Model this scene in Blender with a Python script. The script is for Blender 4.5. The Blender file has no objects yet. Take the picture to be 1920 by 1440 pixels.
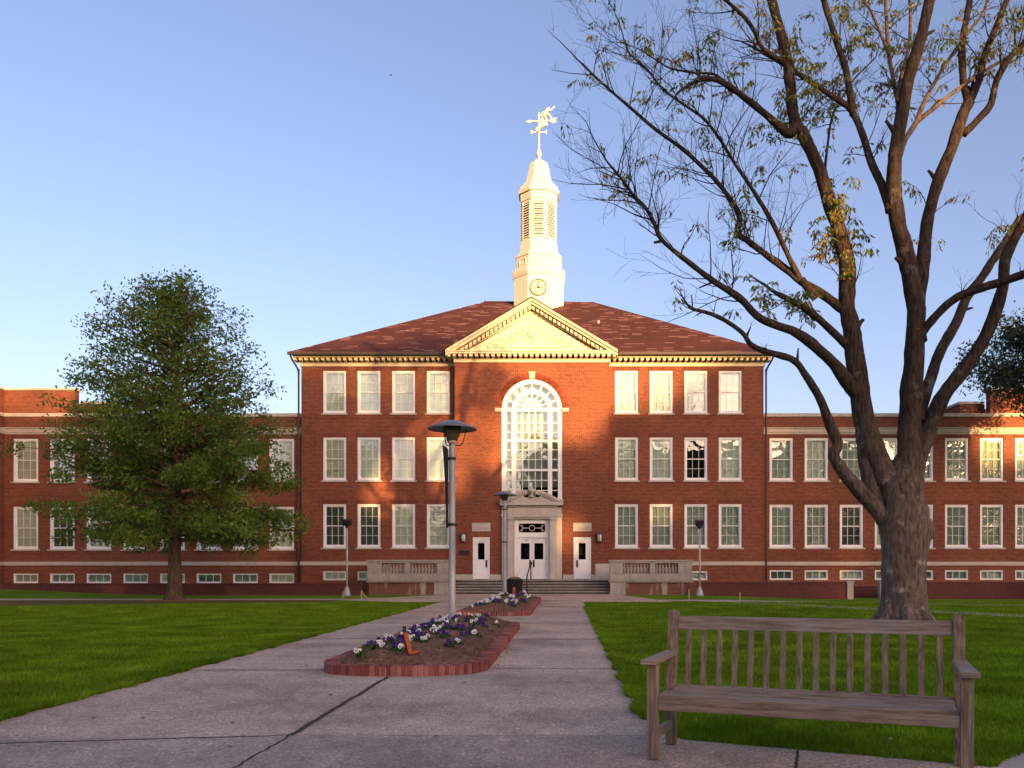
import bpy, math, random
import numpy as np
from mathutils import Vector, noise
R = math.radians
random.seed(7); rng = np.random.default_rng(7)
SC = bpy.context.scene; COL = SC.collection

# ------------------------------------------------------------------ camera, sky, sun, exposure
HC = 1.35; F = 1600.0; CX, CY = 1060.0, 1066.0
cd = bpy.data.cameras.new('camera'); cam = bpy.data.objects.new('camera', cd); COL.objects.link(cam)
cam.location = (0, 0, HC); cam.rotation_euler = (R(90), 0, 0)
cd.sensor_width = 36; cd.lens = 36 * F / 1920
cd.shift_x = -(CX - 960) / 1920; cd.shift_y = (CY - 720) / 1920
cd.clip_start = 0.1; cd.clip_end = 3000
SC.camera = cam
SUN_EL, SUN_AZ = 6.0, 31.0          # elevation; degrees to the right of straight behind the camera
w = bpy.data.worlds.new('World'); SC.world = w; w.use_nodes = True
nt = w.node_tree; bg = nt.nodes['Background']
sky = nt.nodes.new('ShaderNodeTexSky'); sky.sky_type = 'NISHITA'; sky.sun_disc = False
sky.sun_elevation = R(SUN_EL); sky.sun_rotation = R(180 - SUN_AZ)
sky.air_density = 0.7; sky.dust_density = 3.0; sky.ozone_density = 0.8
tint = nt.nodes.new('ShaderNodeMix'); tint.data_type = 'RGBA'; tint.blend_type = 'MULTIPLY'; tint.inputs[0].default_value = 1.0; tint.inputs[7].default_value = (1.04, .925, 1.07, 1)   # the camera's white balance
nt.links.new(sky.outputs[0], tint.inputs[6]); nt.links.new(tint.outputs[2], bg.inputs[0]); bg.inputs[1].default_value = 0.126
ld = bpy.data.lights.new('sun', 'SUN'); sun = bpy.data.objects.new('sun', ld); COL.objects.link(sun)
ld.energy = 4.9; ld.angle = R(0.55); ld.color = (1.0, 0.57, 0.21)
sdir = Vector((math.sin(R(SUN_AZ)) * math.cos(R(SUN_EL)), -math.cos(R(SUN_AZ)) * math.cos(R(SUN_EL)), math.sin(R(SUN_EL))))
sun.rotation_euler = sdir.to_track_quat('Z', 'Y').to_euler(); sun.location = (20, -60, 40)
SC.view_settings.view_transform = 'Standard'; SC.view_settings.look = 'None'
SC.view_settings.exposure = 1.72; SC.view_settings.gamma = 1.0
SC.render.engine = 'CYCLES'
SC.cycles.max_bounces = 8; SC.cycles.transparent_max_bounces = 16

def at(px, py, Y):                   # a point of the photograph at depth Y
    return Vector(((px - CX) * Y / F, Y, HC - (py - CY) * Y / F))
def on_ground(px, py, z=0.0):
    Y = F * (HC - z) / (py - CY); return Vector(((px - CX) * Y / F, Y, z))

# ------------------------------------------------------------------ materials
MATS = {}
class NT:
    def __init__(s, name):
        m = bpy.data.materials.new(name); m.use_nodes = True; s.m = m; s.t = m.node_tree
        s.p = s.t.nodes['Principled BSDF']; MATS[name] = m
    def n(s, typ, **kw):
        nd = s.t.nodes.new(typ)
        for k, v in kw.items():
            if k.startswith('i_'):
                key = k[2:]; key = int(key) if key.isdigit() else key.replace('_', ' ')
                nd.inputs[key].default_value = v
            else: setattr(nd, k, v)
        return nd
    def l(s, a, b): s.t.links.new(a, b)
    def coord(s, out='Object', scale=None):
        tc = s.n('ShaderNodeTexCoord'); o = tc.outputs[out]
        if scale is not None:
            mp = s.n('ShaderNodeMapping'); mp.inputs['Scale'].default_value = scale; s.l(o, mp.inputs[0]); o = mp.outputs[0]
        return o
    def noise(s, vec, scale, detail=4, rough=.55):
        nd = s.n('ShaderNodeTexNoise', i_Scale=scale, i_Detail=detail, i_Roughness=rough); s.l(vec, nd.inputs['Vector']); return nd.outputs[0]
    def ramp(s, fac, stops, interp='LINEAR'):
        r = s.n('ShaderNodeValToRGB'); r.color_ramp.interpolation = interp
        e = r.color_ramp.elements
        while len(e) < len(stops): e.new(.5)
        for el, (p, c) in zip(e, stops):
            el.position = p; el.color = (c[0], c[1], c[2], 1) if hasattr(c, '__len__') else (c, c, c, 1)
        s.l(fac, r.inputs[0]); return r.outputs[0]
    def mix(s, fac, a, b, mode='MIX'):
        m = s.n('ShaderNodeMix', data_type='RGBA', blend_type=mode)
        for i, v in ((0, fac), (6, a), (7, b)):
            if hasattr(v, 'is_output'): s.l(v, m.inputs[i])
            elif i == 0: m.inputs[0].default_value = v
            else: m.inputs[i].default_value = (v[0], v[1], v[2], 1)
        return m.outputs[2]
    def bump(s, h, strength, dist):
        b = s.n('ShaderNodeBump', i_Strength=strength, i_Distance=dist); s.l(h, b.inputs['Height']); s.l(b.outputs[0], s.p.inputs['Normal']); return b
    def base(s, c, rough=.7, spec=.3, metal=0):
        if hasattr(c, 'is_output'): s.l(c, s.p.inputs['Base Color'])
        else: s.p.inputs['Base Color'].default_value = (c[0], c[1], c[2], 1)
        s.p.inputs['Roughness'].default_value = rough; s.p.inputs['Specular IOR Level'].default_value = spec; s.p.inputs['Metallic'].default_value = metal
        return s.m

def brick_mat(name, c1, c2, mortar, bw=.215, rh=.075, stain=None):
    q = NT(name); uv = q.coord('UV'); ob = q.coord('Object')
    b = q.n('ShaderNodeTexBrick', i_Scale=1.0, i_Mortar_Size=.009, i_Mortar_Smooth=.15, i_Bias=-.1, i_Brick_Width=bw, i_Row_Height=rh)
    q.l(uv, b.inputs['Vector'])
    b.inputs['Color1'].default_value = (*c1, 1); b.inputs['Color2'].default_value = (*c2, 1); b.inputs['Mortar'].default_value = (*mortar, 1)
    big = q.noise(ob, .35, 5); c = q.mix(1.0, b.outputs[0], q.ramp(big, [(.3, (.78, .78, .8)), (.7, (1.15, 1.1, 1.08))]), 'MULTIPLY')
    fine = q.noise(uv, 9, 3); c = q.mix(.5, c, q.ramp(fine, [(.35, .75), (.65, 1.2)]), 'MULTIPLY')
    if stain:
        sv = q.coord('Object', (1.6, 1.6, .22)); sn = q.noise(sv, 1.3, 5)
        c = q.mix(q.ramp(sn, [(.56, 0), (.66, .8)]), c, stain)
    q.base(c, .85, .2); q.bump(b.outputs['Fac'], -.5, .01); return q.m

brick_mat('brick', (.21, .050, .022), (.115, .025, .013), (.25, .138, .088))
brick_mat('brick_soldier', (.18, .04, .02), (.11, .023, .014), (.19, .10, .07), bw=.075, rh=.24)
brick_mat('brick_shaded', (.13, .032, .026), (.095, .024, .022), (.10, .06, .055))  # the facade brick again, darkened to paint in the garden walls' shade
brick_mat('brick_stained', (.21, .07, .045), (.15, .045, .03), (.22, .15, .12), stain=(.42, .36, .31))

def stone_mat(name, col, var=.25, streak=.35):
    q = NT(name); ob = q.coord('Object')
    n1 = q.noise(ob, 1.2, 6, .6); n2 = q.noise(q.coord('Object', (3, 3, .5)), 1.5, 5); n3 = q.noise(ob, 14, 4)
    c = q.mix(q.ramp(n1, [(.3, 0), (.75, 1)]), [x * (1 - var) for x in col], [min(1, x * (1 + var * .5)) for x in col])
    c = q.mix(q.ramp(n2, [(.5, 0), (.72, streak)]), c, [x * .45 for x in col])
    c = q.mix(.4, c, q.ramp(n3, [(.3, .75), (.7, 1.15)]), 'MULTIPLY')
    q.base(c, .85, .2); q.bump(n3, .25, .01); return q.m
stone_mat('limestone', (.50, .45, .39), .2, .2)
stone_mat('stone_weathered', (.40, .36, .32), .3, .6)
stone_mat('stone_step', (.42, .375, .33), .35, .6)
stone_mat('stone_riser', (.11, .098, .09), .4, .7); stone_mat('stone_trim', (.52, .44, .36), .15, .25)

def paint(name, col, rough=.5, var=.08, spec=.35):
    q = NT(name); ob = q.coord('Object'); n = q.noise(ob, 2.5, 6)
    c = q.mix(q.ramp(n, [(.3, 0), (.7, 1)]), [x * (1 - var) for x in col], col)
    q.base(c, rough, spec); q.bump(q.noise(ob, 30, 2), .05, .004); return q.m
paint('white_paint', (.80, .79, .78)); paint('tower_paint', (.68, .62, .51), .6, .16); paint('cream_trim', (.60, .51, .37), .6, .18)
paint('dark_metal', (.025, .026, .03), .45, .3); paint('black_iron', (.012, .012, .014), .5, .3); paint('gutter', (.05, .03, .03), .5, .2)
paint('hat_metal', (.13, .145, .19), .38, .35, .5); paint('lamp_body', (.10, .085, .07), .55, .4); paint('frosted', (.75, .72, .66), .4, .1)
paint('plaque', (.03, .018, .016), .5, .3); paint('banner', (.022, .024, .042), .85, .4); paint('gold', (.62, .55, .45), .5, .2)
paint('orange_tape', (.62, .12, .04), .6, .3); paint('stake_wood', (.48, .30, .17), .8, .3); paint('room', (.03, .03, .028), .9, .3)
paint('blind', (.77, .78, .69), .8, .10); paint('blind_dim', (.14, .155, .15), .8, .15); paint('blind_warm', (.74, .68, .56), .8, .1); paint('blind_grey', (.47, .51, .47), .8, .15)
paint('rust_iron', (.06, .035, .03), .7, .4); paint('lid_tan', (.25, .16, .08), .6, .3)

q = NT('galvanized'); ob = q.coord('Object'); n = q.noise(ob, 22, 4); v = q.noise(q.coord('Object', (4, 4, .6)), 2, 4)
q.base(q.mix(q.ramp(v, [(.35, 0), (.7, 1)]), q.ramp(n, [(.3, (.36, .365, .38)), (.7, (.50, .505, .52))]), (.33, .325, .32)), .55, .5, .3); q.bump(n, .1, .003)

q = NT('shingle'); uv = q.coord('UV'); ob = q.coord('Object')
b = q.n('ShaderNodeTexBrick', i_Scale=1.0, i_Mortar_Size=.006, i_Bias=0.0, i_Brick_Width=.58, i_Row_Height=.13); q.l(uv, b.inputs['Vector'])
b.offset = .37; b.inputs['Color1'].default_value = (0, 0, 0, 1); b.inputs['Color2'].default_value = (1, 1, 1, 1); b.inputs['Mortar'].default_value = (.1, .1, .1, 1)
c = q.ramp(b.outputs[0], [(0, (.056, .0195, .019)), (.5, (.070, .025, .023)), (.8, (.062, .022, .0205)), (.915, (.20, .105, .092))], 'CONSTANT')
c = q.mix(.6, c, q.ramp(q.noise(ob, .5, 6), [(.3, .7), (.7, 1.25)]), 'MULTIPLY'); c = q.mix(.5, c, q.ramp(q.noise(ob, 12, 3), [(.3, .7), (.7, 1.25)]), 'MULTIPLY')
q.base(c, .9, .15); q.bump(b.outputs['Fac'], -.5, .02)

def glass_mat(name, refl, wav, tint=(.9, .95, .92)):
    m = bpy.data.materials.new(name); m.use_nodes = True; t = m.node_tree; MATS[name] = m
    t.nodes.remove(t.nodes['Principled BSDF']); out = t.nodes['Material Output']
    g = t.nodes.new('ShaderNodeBsdfGlossy'); g.inputs['Roughness'].default_value = .015; g.inputs['Color'].default_value = (.95, .95, .95, 1)
    tr = t.nodes.new('ShaderNodeBsdfTransparent'); tr.inputs[0].default_value = (*tint, 1)
    fr = t.nodes.new('ShaderNodeLayerWeight'); fr.inputs[0].default_value = .35
    mp = t.nodes.new('ShaderNodeMapRange'); mp.inputs[3].default_value = refl; mp.inputs[4].default_value = 1.0; t.links.new(fr.outputs['Facing'], mp.inputs[0])
    mx = t.nodes.new('ShaderNodeMixShader'); t.links.new(mp.outputs[0], mx.inputs[0]); t.links.new(tr.outputs[0], mx.inputs[1]); t.links.new(g.outputs[0], mx.inputs[2])
    geo = t.nodes.new('ShaderNodeNewGeometry'); nz = t.nodes.new('ShaderNodeTexNoise'); nz.inputs['Scale'].default_value = 1.1; nz.inputs['Detail'].default_value = 2
    t.links.new(geo.outputs['Position'], nz.inputs['Vector'])
    b = t.nodes.new('ShaderNodeBump'); b.inputs['Strength'].default_value = wav; b.inputs['Distance'].default_value = .05; t.links.new(nz.outputs[0], b.inputs['Height']); t.links.new(b.outputs[0], g.inputs['Normal'])
    t.links.new(mx.outputs[0], out.inputs[0])
glass_mat('glass', .075, .3); glass_mat('glass_arch', .11, .5); glass_mat('door_glass', .06, .2, (.4, .4, .4))

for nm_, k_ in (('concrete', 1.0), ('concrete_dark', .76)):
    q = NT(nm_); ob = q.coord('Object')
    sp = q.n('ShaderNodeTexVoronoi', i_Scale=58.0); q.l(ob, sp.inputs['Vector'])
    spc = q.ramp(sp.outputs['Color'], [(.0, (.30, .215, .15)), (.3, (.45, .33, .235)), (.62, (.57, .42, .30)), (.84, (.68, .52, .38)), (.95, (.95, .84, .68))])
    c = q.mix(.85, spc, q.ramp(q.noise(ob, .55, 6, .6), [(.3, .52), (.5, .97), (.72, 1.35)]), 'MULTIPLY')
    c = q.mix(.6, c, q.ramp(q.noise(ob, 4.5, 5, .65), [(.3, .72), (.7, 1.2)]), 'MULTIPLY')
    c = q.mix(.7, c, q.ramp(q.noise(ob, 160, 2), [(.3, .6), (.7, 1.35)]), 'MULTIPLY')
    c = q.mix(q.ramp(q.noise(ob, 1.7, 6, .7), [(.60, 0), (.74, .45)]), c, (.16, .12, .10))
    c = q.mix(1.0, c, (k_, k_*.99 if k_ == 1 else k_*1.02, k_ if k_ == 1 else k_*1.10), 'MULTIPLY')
    q.base(c, .8, .25); q.bump(sp.outputs['Distance'], .4, .006)
q = NT('concrete_pale'); ob = q.coord('Object'); c = q.mix(.8, (.46, .38, .33), q.ramp(q.noise(ob, 3, 6), [(.3, .7), (.7, 1.2)]), 'MULTIPLY'); q.base(c, .85, .2)
q = NT('soil'); ob = q.coord('Object'); q.base(q.ramp(q.noise(ob, 14, 6), [(.3, (.030, .020, .013)), (.7, (.085, .06, .04))]), .95, .1); q.bump(q.noise(ob, 40, 4), .6, .02)
q = NT('bare_ground'); ob = q.coord('Object'); q.base(q.mix(q.ramp(q.noise(ob, 1.2, 6, .7), [(.4, 0), (.62, 1)]), q.ramp(q.noise(ob, 18, 5), [(.3, (.10, .055, .03)), (.7, (.24, .14, .08))]), (.10, .13, .02)), .95, .1); q.bump(q.noise(ob, 30, 4), .8, .03)
q = NT('joint_soil'); q.base((.085, .062, .045), .95, .1)
q = NT('lawn'); ob = q.coord('Object')
c = q.ramp(q.noise(ob, .28, 6, .6), [(.3, (.08, .17, .004)), (.5, (.135, .27, .007)), (.72, (.21, .31, .014))])
c = q.mix(q.ramp(q.noise(ob, .9, 5), [(.60, 0), (.80, .45)]), c, (.15, .13, .04))
c = q.mix(.85, c, q.ramp(q.noise(q.coord('Object', (26, 26, 26)), 1, 5, .7), [(.28, .35), (.72, 1.5)]), 'MULTIPLY')
q.base(c, .9, .12); q.bump(q.noise(ob, 35, 4, .7), 1.0, .06)
q = NT('mulch'); ob = q.coord('Object'); q.base(q.ramp(q.noise(ob, 20, 6, .7), [(.3, (.13, .06, .035)), (.5, (.27, .14, .085)), (.75, (.42, .25, .16))]), .95, .1); q.bump(q.noise(ob, 50, 4), 1, .03)
def island_mat(name, stops, rough=.7, spec=.2, trans=0, interp='LINEAR'):
    q = NT(name); geo = q.n('ShaderNodeNewGeometry'); c = q.ramp(geo.outputs['Random Per Island'], stops, interp); ob = q.coord('Object')
    c = q.mix(.9, c, q.ramp(q.noise(ob, .9, 4, .65), [(.32, .55), (.5, .95), (.68, 1.55)]), 'MULTIPLY')
    q.base(c, rough, spec)
    if trans:
        t = q.t; tb = t.nodes.new('ShaderNodeBsdfTranslucent'); t.links.new(c, tb.inputs[0]); mx = t.nodes.new('ShaderNodeMixShader'); mx.inputs[0].default_value = trans
        t.links.new(q.p.outputs[0], mx.inputs[1]); t.links.new(tb.outputs[0], mx.inputs[2]); t.links.new(mx.outputs[0], t.nodes['Material Output'].inputs[0])
    return q.m
island_mat('straw', [(0, (.12, .06, .03)), (.6, (.28, .145, .085)), (1, (.45, .28, .17))], .9)
island_mat('edging_brick', [(0, (.18, .05, .043)), (.5, (.26, .078, .064)), (1, (.34, .14, .11))], .85)
island_mat('oak_leaf', [(0, (.07, .15, .02)), (.6, (.135, .24, .03)), (.88, (.21, .24, .04)), (1, (.26, .19, .045))], .6, .25, .5)
island_mat('far_leaf', [(0, (.02, .045, .03)), (.6, (.04, .075, .04)), (1, (.09, .09, .035))], .6, .3, .25)
island_mat('ash_leaf', [(0, (.09, .15, .025)), (.5, (.19, .26, .04)), (.76, (.40, .34, .07)), (.9, (.42, .24, .10)), (1, (.42, .13, .10))], .6, .3, .55)
island_mat('wood_leaf', [(0, (.012, .024, .008)), (.6, (.03, .05, .014)), (1, (.06, .07, .02))], .95, .0, .1)
island_mat('grass_blade', [(0, (.085, .17, .004)), (.5, (.165, .31, .008)), (.9, (.23, .34, .018)), (1, (.34, .30, .07))], .75, .1, .45)
island_mat('dead_leaf', [(0, (.14, .07, .03)), (.6, (.28, .16, .07)), (1, (.42, .30, .14))], .8)
island_mat('arch_brick', [(0, (.13, .028, .015)), (1, (.23, .052, .026))], .85)
island_mat('pansy_leaf', [(0, (.04, .08, .02)), (1, (.09, .17, .04))], .6, .2, .3)
island_mat('bench_plank', [(0, (.155, .10, .078)), (1, (.22, .15, .12))], .75)

def bark_mat(name, dark, mid, lich, ridge=16, foot=0):
    q = NT(name); ob = q.coord('Object', (1, 1, .22)); oo = q.coord('Object')
    r = q.noise(ob, ridge, 6, .65); c = q.ramp(r, [(.32, dark), (.55, mid), (.78, [x * 1.5 for x in mid])])
    l1 = q.noise(oo, 2.2, 6, .7); c = q.mix(q.ramp(l1, [(.57, 0), (.68, .75)]), c, lich)
    c = q.mix(q.ramp(q.noise(oo, 1.1, 4), [(.58, 0), (.7, .6)]), c, [x * .8 for x in dark])
    if foot:
        sx = q.n('ShaderNodeSeparateXYZ'); q.l(oo, sx.inputs[0]); ad = q.n('ShaderNodeMath', operation='MULTIPLY_ADD'); q.l(l1, ad.inputs[0]); ad.inputs[1].default_value = 2.4; q.l(sx.outputs[2], ad.inputs[2])
        mr = q.n('ShaderNodeMapRange'); q.l(ad.outputs[0], mr.inputs[0]); mr.inputs[1].default_value = 3.2; mr.inputs[2].default_value = 6.5; mr.inputs[3].default_value = foot; mr.inputs[4].default_value = 1.0
        vm = q.n('ShaderNodeVectorMath', operation='SCALE'); q.l(c, vm.inputs[0]); q.l(mr.outputs[0], vm.inputs[3]); c = vm.outputs[0]   # old weathered bark on the trunk is paler than on the limbs
    q.base(c, .95, .1); q.bump(r, 1.0, .11); return q.m
bark_mat('bark', (.026, .017, .013), (.075, .052, .040), (.21, .18, .155), 15, 3.4); bark_mat('bark_sunlit', (.08, .05, .035), (.19, .13, .09), (.25, .19, .14), 14)  # second bark: paler copy with sunlight painted in, for the lit upper limbs
bark_mat('bark_oak', (.05, .032, .024), (.14, .09, .065), (.18, .14, .11), 12)
q = NT('twig_bark'); q.base((.035, .026, .024), .9, .1)
q = NT('bench_wood'); ob = q.coord('Object'); g = q.noise(q.coord('Object', (1.5, 22, 22)), 2.2, 6, .65)
c = q.ramp(g, [(.3, (.11, .072, .048)), (.52, (.28, .20, .138)), (.78, (.46, .365, .28))]); c = q.mix(q.ramp(q.noise(ob, 3.5, 5), [(.5, 0), (.75, .5)]), c, (.36, .32, .29))
q.base(c, .58, .45); q.bump(g, .8, .006)
q = NT('bench_wood_upright'); ob = q.coord('Object'); g = q.noise(q.coord('Object', (22, 22, 1.5)), 2.2, 6, .65)
c = q.ramp(g, [(.3, (.10, .066, .045)), (.52, (.25, .175, .12)), (.78, (.41, .32, .24))]); c = q.mix(q.ramp(q.noise(ob, 5, 5), [(.55, 0), (.75, .4)]), c, (.24, .22, .2)); q.base(c, .75, .3); q.bump(g, .5, .004)
for nm, cc in (('petal_white', (.80, .79, .74)), ('petal_purple', (.055, .022, .20)), ('pansy_eye', (.05, .02, .07)), ('pansy_gold', (.6, .42, .06))):
    q = NT(nm); q.base(cc, .65, .2)

# ------------------------------------------------------------------ mesh helpers
ORG = {}
def W(o):
    p = Vector((0, 0, 0))
    while o is not None: p = p + o.location; o = o.parent
    return p
def box_uv(me):
    uv = me.uv_layers.new(name='UVMap'); n = len(me.loops)
    co = np.empty(len(me.vertices) * 3); me.vertices.foreach_get('co', co); co = co.reshape(-1, 3)
    vi = np.empty(n, dtype=np.int32); me.loops.foreach_get('vertex_index', vi)
    out = np.empty((n, 2))
    for p in me.polygons:
        nn = p.normal
        t = Vector((-nn.y, nn.x, 0))
        t = t.normalized() if t.length > 1e-4 else Vector((1, 0, 0))
        b = nn.cross(t)
        idx = np.arange(p.loop_start, p.loop_start + p.loop_total); P = co[vi[idx]]
        out[idx, 0] = P @ np.array(t); out[idx, 1] = P @ np.array(b)
    uv.data.foreach_set('uv', out.ravel())

class MB:
    def __init__(s): s.v = []; s.f = []; s.mi = []; s.cur = 0
    def add(s, vs, fs):
        o = len(s.v); s.v.extend([tuple(x) for x in vs]); s.f.extend([tuple(i + o for i in f) for f in fs]); s.mi.extend([s.cur] * len(fs)); return s
    def box(s, x0, x1, y0, y1, z0, z1):
        return s.add([(x0,y0,z0),(x1,y0,z0),(x1,y1,z0),(x0,y1,z0),(x0,y0,z1),(x1,y0,z1),(x1,y1,z1),(x0,y1,z1)],
                     [(0,3,2,1),(4,5,6,7),(0,1,5,4),(1,2,6,5),(2,3,7,6),(3,0,4,7)])
    def hexa(s, p):                      # eight corners: bottom loop then top loop (counter-clockwise from above)
        return s.add(p, [(0,3,2,1),(4,5,6,7),(0,1,5,4),(1,2,6,5),(2,3,7,6),(3,0,4,7)])
    def prism(s, poly, y0, y1):          # outline in x,z, counter-clockwise seen from -y
        n = len(poly); vs = [(x, y0, z) for x, z in poly] + [(x, y1, z) for x, z in poly]
        return s.add(vs, [tuple(range(n)), tuple(range(2*n-1, n-1, -1))] + [(i, i + n, (i+1) % n + n, (i+1) % n) for i in range(n)])
    def slab(s, poly, z0, z1):           # outline in x,y, counter-clockwise from above
        n = len(poly); vs = [(x, y, z0) for x, y in poly] + [(x, y, z1) for x, y in poly]
        return s.add(vs, [tuple(range(n-1, -1, -1)), tuple(range(n, 2*n))] + [(i, (i+1) % n, (i+1) % n + n, i + n) for i in range(n)])
    def ring(s, cx, cz, r0, r1, a0, a1, n, y0, y1):
        for k in range(n):
            a, b = a0 + (a1-a0)*k/n, a0 + (a1-a0)*(k+1)/n
            P = lambda r, t: (cx + r*math.cos(t), cz + r*math.sin(t))
            s.prism([P(r0,a), P(r1,a), P(r1,b), P(r0,b)], y0, y1)
        return s
    def lathe(s, prof, cx=0, cy=0, n=16, phase=0.0, cap=True):
        m = len(prof); vs = []
        for r, z in prof:
            for k in range(n):
                a = phase + 2*math.pi*k/n; vs.append((cx + r*math.cos(a), cy + r*math.sin(a), z))
        fs = [(i*n+k, i*n+(k+1)%n, (i+1)*n+(k+1)%n, (i+1)*n+k) for i in range(m-1) for k in range(n)]
        if cap: fs += [tuple(range(n-1, -1, -1)), tuple(range((m-1)*n, m*n))]
        return s.add(vs, fs)
    def tube(s, pts, radii, n=8, wob=0.0, seed=0):
        pts = [Vector(p) for p in pts]; m = len(pts)
        if not hasattr(radii, '__len__'): radii = [radii]*m
        vs = []; up = Vector((0,0,1)); pn = None
        for i, p in enumerate(pts):
            t = (pts[min(i+1, m-1)] - pts[max(i-1, 0)])
            t = t.normalized() if t.length > 1e-9 else Vector((0,0,1))
            if pn is None:
                pn = t.cross(Vector((0,0,1)) if abs(t.z) < .9 else Vector((1,0,0))).normalized()
            else:
                pn = pn - t*pn.dot(t); pn = pn.normalized() if pn.length > 1e-6 else t.orthogonal().normalized()
            bn = t.cross(pn)
            for k in range(n):
                a = 2*math.pi*k/n; r = radii[i]
                d = pn*math.cos(a) + bn*math.sin(a)
                if wob: r *= 1 + wob*noise.noise((p + d*r*1.0)*(1.6) + Vector((seed*7.3,0,0))) + wob*.7*noise.noise((p + d*r)*4.5) + wob*.45*noise.noise((p + d*r)*11)
                vs.append(p + d*r)
        fs = [(i*n+k, i*n+(k+1)%n, (i+1)*n+(k+1)%n, (i+1)*n+k) for i in range(m-1) for k in range(n)]
        fs += [tuple(range(n-1,-1,-1)), tuple(range((m-1)*n, m*n))]
        return s.add(vs, fs)
    def bar(s, a, b, w, h=None):         # square bar between two points
        a, b = Vector(a), Vector(b); h = h or w; t = (b-a).normalized()
        u = t.cross(Vector((0,0,1)) if abs(t.z) < .95 else Vector((0,1,0))).normalized(); v = u.cross(t)
        u, v = u*w/2, v*h/2
        return s.add([a-u-v, a+u-v, a+u+v, a-u+v, b-u-v, b+u-v, b+u+v, b-u+v], [(0,1,2,3),(7,6,5,4),(0,4,5,1),(1,5,6,2),(2,6,7,3),(3,7,4,0)])
    def mesh(s, name, mats, off=Vector((0,0,0)), smooth=False, uv=False):
        me = bpy.data.meshes.new(name); V = np.array(s.v, dtype=float).reshape(-1, 3) - np.array(off)
        me.from_pydata(V.tolist(), [], s.f)
        for m in (mats if isinstance(mats, (list, tuple)) else [mats]): me.materials.append(MATS[m])
        me.polygons.foreach_set('material_index', s.mi)
        if smooth: me.polygons.foreach_set('use_smooth', [True]*len(s.f))
        me.update()
        if uv: box_uv(me)
        return me
    def build(s, name, mats, parent=None, local=False, smooth=False, uv=False, bevel=0, fix=True):
        me = s.mesh(name, mats, Vector((0,0,0)) if local or parent is None else W(parent), smooth, uv)
        return link(name, me, parent, bevel=bevel)
def link(name, me, parent=None, loc=(0,0,0), bevel=0):
    o = bpy.data.objects.new(name, me); COL.objects.link(o); o.parent = parent; o.location = loc
    if bevel:
        b = o.modifiers.new('bevel', 'BEVEL'); b.width = bevel; b.segments = 2; b.limit_method = 'ANGLE'; b.angle_limit = R(40)
    return o
def tag(o, label=None, cat=None, group=None, kind=None):
    for k, v in (('label', label), ('category', cat), ('group', group), ('kind', kind)):
        if v: o[k] = v
    return o
def thing(name, loc, label, cat, group=None, rz=0):
    o = bpy.data.objects.new(name, None); COL.objects.link(o); o.location = loc; o.rotation_euler = (0,0,rz); o.empty_display_size = .3
    return tag(o, label, cat, group)
def quads_mesh(name, V, mat, smooth=False):  # V: (N,4,3)
    N = len(V); me = bpy.data.meshes.new(name)
    me.vertices.add(N*4); me.vertices.foreach_set('co', np.ascontiguousarray(V, dtype=np.float32).ravel())
    me.loops.add(N*4); me.loops.foreach_set('vertex_index', np.arange(N*4, dtype=np.int32))
    me.polygons.add(N); me.polygons.foreach_set('loop_start', np.arange(N, dtype=np.int32)*4)
    me.update(calc_edges=True); me.materials.append(MATS[mat]); return me
def unit(a): return a/np.maximum(np.linalg.norm(a, axis=-1, keepdims=True), 1e-9)
def leaf_quads(C, L, Wd, bias=None, k=.6):   # rhombic leaves at points C
    N = len(C); d = unit(rng.normal(size=(N,3)) + (0 if bias is None else np.asarray(bias)))
    s = unit(np.cross(d, rng.normal(size=(N,3))))
    L = (L*rng.uniform(.65, 1.35, (N,1)))/2; Wd = (Wd*rng.uniform(.65, 1.35, (N,1)))/2
    bend = unit(np.cross(d, s))*L*rng.uniform(-.5, .5, (N,1))
    return np.stack([C - d*L + bend*.3, C + s*Wd, C + d*L + bend*.6, C - s*Wd], axis=1)
def catmull(P, sub=6):
    P = [np.array(p, dtype=float) for p in P]; out = []
    Q = [2*P[0]-P[1]] + P + [2*P[-1]-P[-2]]
    for i in range(1, len(Q)-2):
        for k in range(sub):
            t = k/sub; a, b, c, d = Q[i-1], Q[i], Q[i+1], Q[i+2]
            out.append(.5*((2*b) + (c-a)*t + (2*a-5*b+4*c-d)*t*t + (3*b-a-3*c+d)*t**3))
    out.append(P[-1]); return out

# ------------------------------------------------------------------ ground
def sstep(a, b, x): t = min(1, max(0, (x-a)/(b-a))); return t*t*(3-2*t)
def gz(x, y):
    z = -0.20*sstep(6, 14, x)*sstep(33, 41, y)
    z += 0.42*sstep(-20, -33, x)*sstep(36, 42, y) if x < -20 else 0
    return z
xs = np.unique(np.concatenate([np.linspace(-400, -45, 9), np.linspace(-45, 45, 91), np.linspace(45, 400, 9)]))
ys = np.unique(np.concatenate([np.linspace(-300, -10, 8), np.linspace(-10, 30, 21), np.linspace(30, 50, 41), np.linspace(50, 900, 10)]))
V = [(x, y, gz(x, y) - .012) for y in ys for x in xs]; nx = len(xs)
Fc = [(j*nx+i, j*nx+i+1, (j+1)*nx+i+1, (j+1)*nx+i) for j in range(len(ys)-1) for i in range(nx-1)]
tag(MB().add(V, Fc).build('lawn', 'lawn', smooth=True), kind='structure')
def sheet(name, outline, mat, dz, step=None):
    """thin slab that follows the ground"""
    vs = [(x, y, gz(x, y)+dz) for x, y in outline]; lo = [(x, y, gz(x, y)-.1) for x, y in outline]; n = len(vs)
    o = MB().add(vs+lo, [tuple(range(n))] + [(i, i+n, (i+1) % n+n, (i+1) % n) for i in range(n)]).build(name, mat); return tag(o, kind='structure')
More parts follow.
